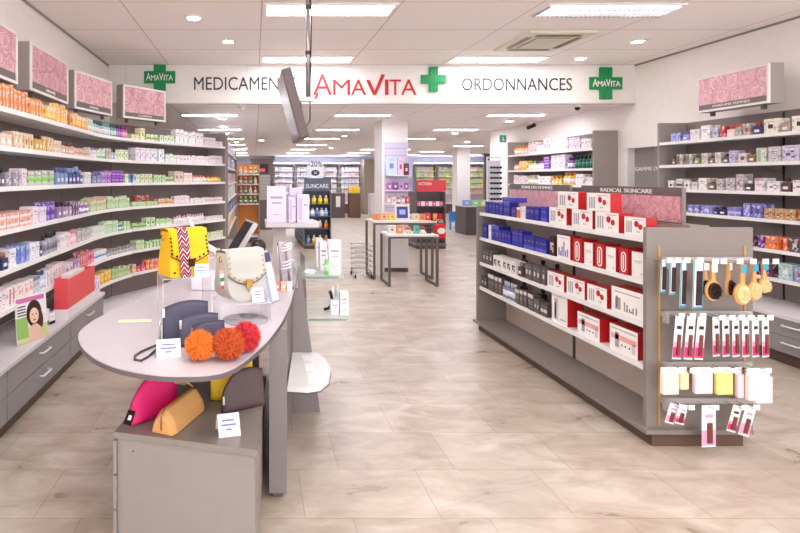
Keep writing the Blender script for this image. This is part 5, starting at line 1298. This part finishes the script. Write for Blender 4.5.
# ------------------------------------------------------------------ hanging screen
tv = thing('hanging_screen', 'grey flat screen hanging on a ceiling pole, seen edge on', 'screen', (.4255, 4.2, CEIL), world=True)
PM = M((176,170,172), .3, .7)
MB().lathe([(.017,2.28),(.017,CEIL)], PM, .4255, 4.2, 0, 12).build('pole', tv)
for z in (2.98, 2.62): MB().lathe([(.021,z),(.021,z+.03)], DARKM, .4255, 4.2, 0, 12).build('collar', tv)
MB().tube([(.44,4.19,CEIL-.01),(.452,4.19,2.9),(.442,4.19,2.4),(.44,4.19,2.1),(.39,4.19,2.02)], .005, BLACK, 6).build('cable', tv)
MB().box(.30,.47,4.17,4.23,2.25,2.285,PM).build('bracket', tv)
m = MB(); m.x = Matrix.Translation((.30, 4.2, 2.2)) @ Matrix.Rotation(math.radians(-15), 4, 'Y'); m.box(-.035,.035,-.33,.33,-.26,.26,M((98,84,84), .45)); m.build('screen_housing', tv, bevel=.008)
m = MB(); m.x = Matrix.Translation((.30, 4.2, 2.2)) @ Matrix.Rotation(math.radians(-15), 4, 'Y'); m.box(-.04,-.0355,-.32,.32,-.25,.25,M((120,110,112), .25)); m.build('screen_face', tv)
MB().tube([(.36,4.2,2.25),(.38,4.2,2.1),(.39,4.2,2.0),(.36,4.2,1.99)], .012, DARKM, 8).build('hinge_arm', tv)
# ------------------------------------------------------------------ middle distance: nested tables, column, promotion stands
FRM = M((110,100,98), .4, .5)
def console(x0, x1, y0, y1, h, label):
    t = thing('console_table', label, 'table', ((x0+x1)/2, (y0+y1)/2, 0), world=True)
    MB().box(x0, x1, y0, y1, h-.03, h, M((240,234,228), .35)).build('tabletop', t, bevel=.002)
    e = .035
    for x in (x0, x1-e):
        m = MB().box(x, x+e, y0, y0+e, e, h-.031, FRM).box(x, x+e, y1-e, y1, e, h-.031, FRM).box(x, x+e, y0, y1, 0, e-.001, FRM); m.build('leg_frame', t)
    MB().box(x0+e, x1-e, y0, y0+e, h-.06, h-.031, FRM).build('rail', t)
    return t
console(2.04, 2.8, 8.08, 8.62, .79, 'lower console table with white top in front of the pair')
console(1.94, 2.92, 8.66, 9.28, .95, 'taller console table with white top behind the lower one')
def row(items, y, z, cat0, grp, lab, base=None):
    for i, (x, kind, w, h, c, a, l) in enumerate(items):
        m = MAK[kind](w, h, w*.7, M(c, .35), M(a, .35), 'dot'); single(m, NOUN[kind] if kind != 'carton' else 'small_carton', l+lab, CAT[kind], (x, y, z+.0005), 0, grp)
row([(2.14,'carton',.12,.12,(236,226,220),(180,120,110),'white carton at the left end'),(2.26,'carton',.09,.13,(226,150,120),(240,230,220),'salmon carton second from left'),(2.4,'jar',.09,.1,(240,220,190),(206,120,90),'cream jar'),
     (2.52,'carton',.08,.12,(90,190,180),(60,140,136),'teal carton'),(2.62,'jar',.07,.1,(240,236,230),(190,70,60),'white jar with red lid'),(2.72,'jar',.08,.09,(70,50,60),(60,40,50),'dark jar at the right end')], 8.25, .79, '', 'goods on the lower console table', ' on the lower console table')
row([(2.02,'carton',.1,.11,(240,160,110),(230,120,80),'orange carton at the left end'),(2.15,'carton',.12,.13,(240,200,160),(230,110,60),'peach carton'),(2.28,'carton',.1,.12,(250,220,120),(230,150,60),'yellow carton left of the framed picture'),
     (2.58,'carton',.1,.1,(226,214,206),(120,110,110),'grey carton right of the framed picture'),(2.68,'carton',.1,.11,(240,226,200),(200,170,120),'cream carton'),(2.78,'carton',.1,.1,(240,150,110),(210,70,60),'orange red carton'),(2.87,'carton',.08,.12,(226,60,60),(240,220,220),'red carton at the right end')], 8.8, .95, '', 'goods on the taller console table', ' on the taller console table')
ph = thing('framed_photo', 'white framed blue picture standing on the taller console table', 'picture frame', (2.44, 8.75, .951))
m = MB(); m.x = Matrix.Rotation(math.radians(-8), 4, 'X'); m.box(-.12,.12,0,.015,0,.27,WHITE).build('frame', ph, (0,0,0))
m = MB(); m.x = Matrix.Rotation(math.radians(-8), 4, 'X'); m.box(-.09,.09,-.002,0,.04,.23,M((60,70,150), .3)).box(-.05,.05,-.003,-.002,.1,.18,M((170,190,240), .3)).build('blue_picture', ph, (0,0,0))
# wire baskets on castors
bk = thing('wire_basket_stack', 'stack of wire baskets on castors left of the console tables', 'basket', (1.8, 8.95, 0))
for k in range(5):
    m = MB(); z = .12+k*.085
    for zz, w_ in ((0,.13),(.07,.15)): m.tube([(-w_,-.2,z+zz),(w_,-.2,z+zz),(w_,.2,z+zz),(-w_,.2,z+zz)], .004, CHROME, 4, True)
    for i in range(5): 
        x = -.12+i*.06; m.tube([(x,-.2,z+.07),(x,-.2,z),(x,.2,z),(x,.2,z+.07)], .0025, CHROME, 4)
    m.build('basket', bk, (0,0,0))
m = MB().tube([(-.14,-.2,.1),(.14,-.2,.1),(.14,.2,.1),(-.14,.2,.1)], .008, CHROME, 6, True); m.build('trolley_frame', bk, (0,0,0))
for sx in (-.13,.13):
    for sy in (-.19,.19): m = MB(); m.x = Matrix.Rotation(PI/2, 4, 'Y'); m.lathe([(.03,-.01),(.03,.01)], BLACK, 0, 0, 0, 12); m.build('castor', bk, (sx, sy, .03)); MB().box(-.006,.006,-.006,.006,.03,.07,CHROME).build('castor_fork', bk, (sx, sy, .03))
# square column and its slat-wall display
cM = M((236,232,230), .5)
o = struct(MB().box(2.26, 2.30, 9.4, 10.0, 0, CB, cM).box(2.30, 2.72, 9.42, 10.0, 0, CB, cM).build('column_1'))
sw = thing('slat_wall', 'lilac slat wall display on the white column with small shelves', 'display wall', (2.5, 9.4, 0), world=True)
LV_ = M((206,198,222), .45)
MB().box(2.305, 2.715, 9.395, 9.415, .95, 2.28, LV_).build('panel', sw)
for i in range(10): MB().box(2.305, 2.715, 9.388, 9.394, 1.0+i*.13, 1.008+i*.13, M((150,140,164))).build('groove', sw)
for z in (1.7, 1.44, 1.2): MB().box(2.31, 2.71, 9.26, 9.387, z-.012, z, SHELFW).build('shelf', sw)
MB().box(2.305, 2.715, 9.38, 9.415, .07, .94, M((240,238,240), .4)).box(2.305, 2.715, 9.38, 9.415, 0, .069, PLINTH).build('lower_panel', sw)
row([(2.4,'carton',.2,.33,(190,206,246),(110,130,220),'pale blue white box on the left'),(2.56,'carton',.1,.3,(226,190,214),(170,60,110),'pink blue narrow box'),(2.66,'carton',.09,.2,(90,40,50),(240,220,226),'dark red checked box')], 9.3, 1.7, '', 'goods on the upper slat wall shelf', ' on the upper slat wall shelf')
row([(2.37,'carton',.09,.13,(170,110,170),(240,230,240),'mauve box, first'),(2.47,'carton',.09,.13,(120,70,120),(240,230,240),'plum box, second'),(2.57,'carton',.09,.13,(190,150,200),(110,60,110),'lilac box, third'),(2.66,'carton',.08,.13,(150,90,150),(240,230,240),'purple box, fourth')], 9.3, 1.44, '', 'goods on the middle slat wall shelf', ' on the middle slat wall shelf')
row([(2.36,'bottle',.06,.14,(236,200,180),(226,120,100),'peach bottle, first'),(2.44,'carton',.07,.12,(240,230,226),(170,120,110),'white box, second'),(2.53,'bottle',.06,.15,(206,110,100),(240,236,236),'brick bottle, third'),(2.61,'bottle',.06,.14,(226,206,190),(110,90,90),'beige bottle, fourth'),(2.68,'carton',.07,.13,(190,80,90),(240,230,230),'red box, fifth')], 9.3, 1.2, '', 'goods on the lower slat wall shelf', ' on the lower slat wall shelf')

def promo(x0, x1, y0, y1, top, c, label, head, hz, shelves, prods, nm='promotion_gondola'):
    t = thing(nm, label, 'shelving', ((x0+x1)/2, (y0+y1)/2, 0), world=True); cc = M(c, .45)
    MB().box(x0+.02, x1-.02, y0+.32, y0+.34, .12, top, cc).build('back_panel', t)
    MB().box(x0, x0+.02, y0, y1, .12, top, cc).build('side_panel', t); MB().box(x1-.02, x1, y0, y1, .12, top, cc).build('side_panel', t)
    MB().box(x0-.02, x1+.02, y0-.03, y1, .08, .118, GD).build('base_deck', t); MB().box(x0, x1, y0, y1, 0, .079, PLINTH).build('plinth', t)
    for z in shelves: MB().box(x0+.021, x1-.021, y0, y0+.319, z-.02, z, cc).build('shelf', t)
    b = MB().box(x0, x1, y0-.02, y0+.0, hz[0], hz[1], M(head[1], .4)).build('header_board', t)
    m = MB(); 
    for k, (s, u0, u1, v0, v1) in enumerate(head[0]): text(m, s, x0+(x1-x0)*u0, hz[0]+(hz[1]-hz[0])*v0, (x1-x0)*(u1-u0), (hz[1]-hz[0])*(v1-v0), WHITE, y0-.022)
    m.v = [v-t.location for v in m.v]; m.build('lettering', b, (0,0,0))
    return t
TL = (84,96,110)
promo(1.165, 1.79, 12.4, 15.2, 1.35, TL, 'blue grey promotion gondola with yellow bottles and a minus twenty percent poster', ([('SUNCARE',.06,.9,.2,.55)], TL), (1.36,1.64), [1.05,.76,.47], None)
for z, nm, cs in ((1.05,'upper',((210,210,226),(248,206,30),(248,206,30),(248,206,30))), (.76,'middle',((150,190,226),(240,240,246),(90,130,190),(240,240,246),(150,190,226))), (.47,'lower',((240,140,50),(250,180,60),(240,120,50),(240,140,50))), (.12,'bottom',((120,150,190),(240,190,90),(240,236,236),(226,120,120)))):
    for i, c in enumerate(cs):
        single(bottle(.1, .19, .1, M(c), M((240,236,236) if i else (170,170,190)), 'x', M(tuple(min(255, v+20) for v in c))), 'bottle', '%s bottle from left on the %s shelf of the promotion gondola' % (ORD[i], nm), 'bottle', (1.165+.1+i*(.625-.2)/(len(cs)-1), 12.44, z+.001), 0, 'bottles on the '+nm+' shelf of the promotion gondola')
po = thing('poster', 'white poster reading minus twenty percent on the promotion gondola', 'poster', (1.43, 12.43, 1.641))
MB().box(-.19,.19,-.006,.006,.0,.42,M((226,228,240), .4)).build('board', po, (0,0,0)); m = MB(); text(m, '-20%', -.16, .27, .32, .13, M((26,28,48), .6), -.011); m.build('lettering', po, (0,0,0))
MB().slab_xz(ell(0,.13,.1,.07), -.009, -.006, M((60,60,84))).build('round_badge', po, (0,0,0)); m = MB(); text(m, '30', -.035, .1, .07, .06, WHITE, -.01); m.build('badge_number', po, (0,0,0))
# red action stand
pa = promo(3.78, 4.46, 12.4, 14.0, 1.33, (104,96,98), 'dark grey stand with a red action header board', ([('ACTION',.05,.5,.55,.8)], (200,60,70)), (1.34,1.6), [1.0,.6], None, 'action_stand')
for i in range(7):
    single(carton(.08, .1, .06, M(((226,90,130),(246,226,236))[i%2]), WHITE, 'dot'), 'small_carton', '%s of seven pink boxes from the left on the action stand' % ORD[i], 'box', (3.86+i*.085, 12.43, 1.001), 0, 'pink boxes on the action stand')
for i, (x, z, c) in enumerate(((3.95,.601,(240,120,60)),(4.1,.601,(226,60,60)),(4.25,.601,(240,150,90)),(4.38,.601,(206,40,50)))):
    single(tubep(.12, .22, .1, M(c), M((236,226,226)), 'x'), 'bag_of_goods', '%s orange red packet on the lower shelf of the action stand' % ORD[i], 'packet', (x, 12.46, z), 0, 'packets on the action stand')
bm = thing('gift_bag', 'red and white bag hanging at the right end of the taller console table', 'bag', (3.04, 8.72, .66), .2)
puff(.2, lambda u: .24-.02*u*u, .08, M((216,44,50), .5)).build('bag_body', bm, (0,0,0))
MB().tube([(-.06,0,.235),(-.05,0,.3),(0,.03,.305),(.05,0,.3),(.06,0,.235)], .006, WHITE, 6).build('handle', bm, (0,0,0)); m = MB(); m.slab_xz(ell(0,.13,.07,.05), -.055, -.045, M((246,236,236))); m.build('white_motif', bm, (0,0,0))
# child's blue chair
bc = thing('toy_table', 'small bright blue plastic children table with legs', 'toy table', (6.8, 17.3, 0)); BB = M((60,150,220), .35)
MB().box(-.22,.22,-.2,.2,.42,.46,BB).build('tabletop', bc, (0,0,0), 0, .01)
for sx in (-.17,.17):
    for sy in (-.15,.15): MB().lathe([(.035,0),(.03,.419)], BB, 0, 0, 0, 10).build('leg', bc, (sx, sy, 0))
bh = thing('toy_chair', 'small bright blue plastic chair left of the children table', 'toy chair', (6.4, 16.9, 0), .5)
MB().box(-.15,.15,-.14,.14,.26,.29,BB).build('seat', bh, (0,0,0)); MB().box(-.15,.15,.12,.15,.291,.58,BB).build('backrest', bh, (0,0,0))
for sx in (-.12,.12):
    for sy in (-.11,.11): MB().box(-.02,.02,-.02,.02,0,.259,BB).build('leg', bh, (sx, sy, 0))
# dark counter with green and blue boxes, far columns, dark panel, rack, exit sign
wsingle(MB().box(6.12, 6.85, 15.4, 16.2, 0, .81, M((88,80,82), .4)).box(6.1, 6.87, 15.37, 16.22, .8105, .84, M((214,208,208), .3)), 'sales_counter', 'dark sales counter behind the far end of the gondola', 'counter')
for i, (x, c, l) in enumerate(((6.2,(150,170,226),'blue white box on the dark sales counter'),(6.45,(150,206,150),'green white box on the dark sales counter'),(6.68,(206,226,150),'lime white box on the dark sales counter'))):
    single(carton(.2, .17, .12, M(c), WHITE, 'dot'), 'small_carton', l, 'box', (x, 15.5, .8405))
struct(MB().box(6.86, 7.3, 18, 18.44, 0, CB, cM).build('column_2'))
wsingle(MB().box(7.1, 7.4, 16.4, 16.5, 0, 2.35, M((104,96,100), .5)).box(7.05, 7.45, 16.35, 16.55, 2.351, 2.4, M((104,96,100), .5)), 'partition', 'tall dark grey panel beside the yellow far shelves', 'panel')
rk = thing('glasses_rack', 'white rack full of dark sunglasses left of the tall shelving', 'display rack', (4.83, 10.75, 0))
for s in (-.13,.13): MB().box(s-.01, s+.01, -.01, .01, .1, 2.05, WHITE).build('post', rk, (0,0,0))
MB().box(-.2,.2,-.2,.2,0,.08,WHITE).build('base', rk, (0,0,0)); MB().box(-.14,.14,-.012,.012,2.0505,2.08,WHITE).build('top_bar', rk, (0,0,0))
m = MB().box(-.119,.119,.012,.016,.9,2.0,M((236,238,248))); m.build('mirror_board', rk, (0,0,0))
for i in range(9):
    for s in (-.06,.06):
        z = 1.02+i*.105; m = MB()
        for e in (-.03,.03): m.slab_xz([(s+e+p[0], z+p[1]) for p in ell(0,0,.03,.024,10)], 10.58, 10.586, M((50,46,56), .15))
        m.box(s-.008, s+.008, 10.581, 10.585, z+.006, z+.011, BLACK)
        for e in (-.046,.046): m.box(s+e-.002, s+e+.002, 10.583, 10.7, z+.005, z+.01, BLACK)
        m.v = [v-Vector((0,10.58,z)) for v in m.v]
        single(m, 'sunglasses', 'sunglasses in the %s row from below, %s column of the rack' % (ORD[i], 'left' if s < 0 else 'right'), 'sunglasses', (4.83, 10.63, z), 0, 'sunglasses on the white rack')
ex = thing('exit_sign', 'green hanging exit sign with a white figure near the tall shelving', 'sign', (4.95, 10.6, 2.36))
MB().box(-.06,.06,-.02,.02,0,.14,M((60,170,140), .4)).build('board', ex, (0,0,0)); MB().box(-.005,.005,-.005,.005,.1405,CB-2.36,WHITE).build('hanger', ex, (0,0,0))
m = MB().slab_xz(ell(-.01,.1,.012,.012,10), -.023, -.0205, WHITE).slab_xz([(-.02,.08),(0,.085),(.01,.05),(.03,.03),(.02,.025),(-.002,.045),(-.02,.02),(-.03,.025),(-.012,.05)], -.023, -.0205, WHITE); m.build('running_figure', ex, (0,0,0))

# hanging-goods shelving and orange stand behind the left wall shelves
shelving('shelving_unit', 'narrow shelving full of packets just behind the left shelving end', [(-.42,8.45),(-.42,12.6)], .3, [2.1,1.83,1.56,1.29,1.02,.75], 2.3, 1, .2, (0,1), 'shelving behind the left wall shelving')
hp = Path([(-.42,8.5),(-.42,12.5)])
rg = random.Random(3)
for k, z in enumerate([2.1,1.83,1.56,1.29,1.02,.75]):
    cs = [(236,230,240),(190,190,220),(226,180,190),(244,240,240),(120,130,170),(240,210,160)]
    stock(hp, z, [(229.3,238.5,'carton',.2,.17+.03*(k%2),cs[k],cs[(k+2)%6],'dot',('white','grey blue','rose','ivory','slate','sand')[k]+' packet')], '%s shelf behind the left shelving end' % ORD[k], dmax=.1)
on = shelving('shelving_unit', 'orange sided open shelving with green bottles in the distance', [(.12,13.6),(-.42,13.6)], .3, [1.75,1.5,1.25,1.0], 2.0, -1, .2, (0,1), backm=M((236,150,70), .5))
for k, z in enumerate((1.75,1.5,1.25,1.0)):
    for i in range(4):
        c = ((240,236,230),(240,170,100),(226,110,60),(60,180,80))[(i+k)%4 if k < 3 else 3]
        single(bottle(.08, .18, .08, M(c), M((240,240,236)), 'x'), 'bottle', '%s bottle from left on the %s shelf of the orange shelving' % (ORD[i], ORD[k]), 'bottle', (-.34+i*.125, 13.64, z+.001), 0, 'bottles on the orange shelving')
# dark cabinet with a light grid door
dk = thing('tall_cabinet', 'tall dark brown cabinet with a pale grid door in the distance', 'cabinet', (.25, 17.1, 0), world=True)
MB().box(-.1, .62, 17.0, 17.6, 0, 2.25, M((110,98,96), .5)).build('carcass', dk); MB().box(-.14, .66, 16.96, 17.64, 2.251, 2.36, M((126,112,110), .5)).build('cornice', dk)
MB().box(.0, .52, 16.985, 16.999, .95, 1.75, M((176,172,168), .4)).build('grid_door', dk)
m = MB()
for i in range(1, 8): m.box(.0, .52, 16.98, 16.9845, .95+i*.1-.008, .95+i*.1+.008, M((146,140,136), .4))
m.build('grid_bars', dk)
wsingle(MB().box(.05,.45,16.975,16.999,1.8,2.1,M((60,44,60))).box(.15,.35,16.97,16.975,1.85,1.95,M((226,120,90))), 'wall_picture', 'dark picture above the grid door of the brown cabinet', 'poster')

# far wall shelving full of medicine boxes
where_busy[0] = True
def far_unit(x0, x1, y, label, group, pal, npr, w=.14, top=2.26):
    u = shelving('shelving_unit', label, [(x1,y),(x0,y)], .3, [1.98,1.72,1.46,1.20,.94], top, -1, .5, (0,1), group, M((214,210,220), .5))
    MB().box(x0, x1, y, y+.3, top, top+.03, BLACK).build('top_board', u)
    rr = random.Random(int(x0*100)); 
    for k, z in enumerate([1.98,1.72,1.46,1.20,.94]):
        n = npr; c = pal[k%len(pal)]
        for i in range(n):
            cc = pal[rr.randrange(len(pal))] if rr.random() < .5 else c; h = .16+.02*(k%2)
            me = product_mesh('carton', w, h, .1, cc, pal[(k+1)%len(pal)], 'text', None)
            ob = bpy.data.objects.new('medicine_box', me); COL.objects.link(ob); ob.location = (x0+.08+w/2+i*((x1-x0-.16-w)/(n-1)), y+.03, z+.001)
            tag(ob, 'medicine box, %s row, %s' % (ORD[k], label), 'box', 'medicine boxes, '+ORD[k]+' row, '+label)
WP = [(240,234,240),(236,206,216),(214,220,240),(240,240,236)]; YP = [(240,232,226),(226,240,150),(246,220,90),(190,220,140),(240,190,170)]
G9 = 'far wall shelving'
for x0, x1, l in ((.9,4.95,'long cove light on top of the far middle shelves'),(7.5,10.9,'long cove light on top of the far right shelves')):
    t = thing('cove_light', l, 'light', ((x0+x1)/2, 25.0, 2.3)); MB().box(-(x1-x0)/2, (x1-x0)/2, -.05, .05, 0, .03, WHITE).build('housing', t, (0,0,0)); MB().box(-(x1-x0)/2+.02, (x1-x0)/2-.02, -.04, .04, .0305, .045, M((236,236,255), .5, emit=9)).build('tube_lamp', t, (0,0,0))
for i in range(4): far_unit(.9+i*1.03, .9+i*1.03+.96, 24.8, ('leftmost','second','third','rightmost')[i]+' far wall shelving bay of the middle four', G9, WP, 5)
far_unit(-1.2, -.2, 24.8, 'far wall shelving bay left of the brown cabinet', G9, WP, 5)
far_unit(7.5, 8.44, 24.8, 'far right wall shelving bay behind the action stand', G9, YP, 5); far_unit(8.52, 9.5, 24.8, 'far right wall shelving bay beside the white column', G9, YP, 5)
far_unit(10.0, 10.9, 24.8, 'far right wall shelving bay with yellow boxes right of the column', G9, YP, 5)
wsingle(MB().box(5.0, 5.5, 24.2, 24.8, 0, 2.5, M((150,136,122), .5)), 'wall_pier', 'brown pier right of the far middle shelves', 'pier')['kind'] = 'structure'
for x0, x1, Y, h, c, l in ((3.2,3.75,22,1.0,(96,84,84),'dark far counter with a white notice'),(3.95,4.4,22,1.0,(110,84,66),'brown far counter below the yellow goods'),(4.6,5.0,21,1.0,(206,200,200),'pale far counter beside the brown pier'),(1.2,3.1,23,.95,(190,184,186),'long pale counter under the far shelves')):
    wsingle(MB().box(x0, x1, Y, Y+.5, 0, h, M(c, .5)).box(x0-.02, x1+.02, Y-.02, Y+.52, h+.0005, h+.03, M(tuple(min(255,v+30) for v in c), .4)), 'sales_counter', l, 'counter')
wsingle(MB().box(3.38,3.56,21.98,21.995,.45,.9,WHITE), 'notice', 'white notice on the dark far counter', 'notice')
for i in range(4): single(carton(.1, .3-.04*(i%2), .1, M((250,216,60)), M((230,170,40)), 'dot'), 'small_carton', '%s yellow carton on the brown far counter' % ORD[i], 'box', (3.99+i*.115, 22.1, 1.031), 0, 'yellow cartons on the far counter')
# ------------------------------------------------------------------ camera, added white fill light through the open front end, view
cam = bpy.data.cameras.new('camera'); co = bpy.data.objects.new('camera', cam); COL.objects.link(co)
co.location = (0, 0, EYE); co.rotation_euler = (PI/2, 0, 0)
cam.sensor_width = 36; cam.lens = F/800*36; cam.shift_x = (400-CX)/800; cam.shift_y = -(266.5-CY)/800; cam.clip_start = .05; cam.clip_end = 100
S.camera = co
w = bpy.data.worlds.new('front_fill'); S.world = w; w.use_nodes = True  # even white world, added as fill where the room is left open
w.node_tree.nodes['Background'].inputs['Color'].default_value = (.98, .985, 1, 1)
w.node_tree.nodes['Background'].inputs['Strength'].default_value = 1.3
S.cycles.max_bounces = 12; S.cycles.diffuse_bounces = 8
S.view_settings.view_transform = 'Standard'; S.view_settings.look = 'None'; S.view_settings.gamma = 1; S.view_settings.exposure = 1.26
S.view_settings.use_curve_mapping = False
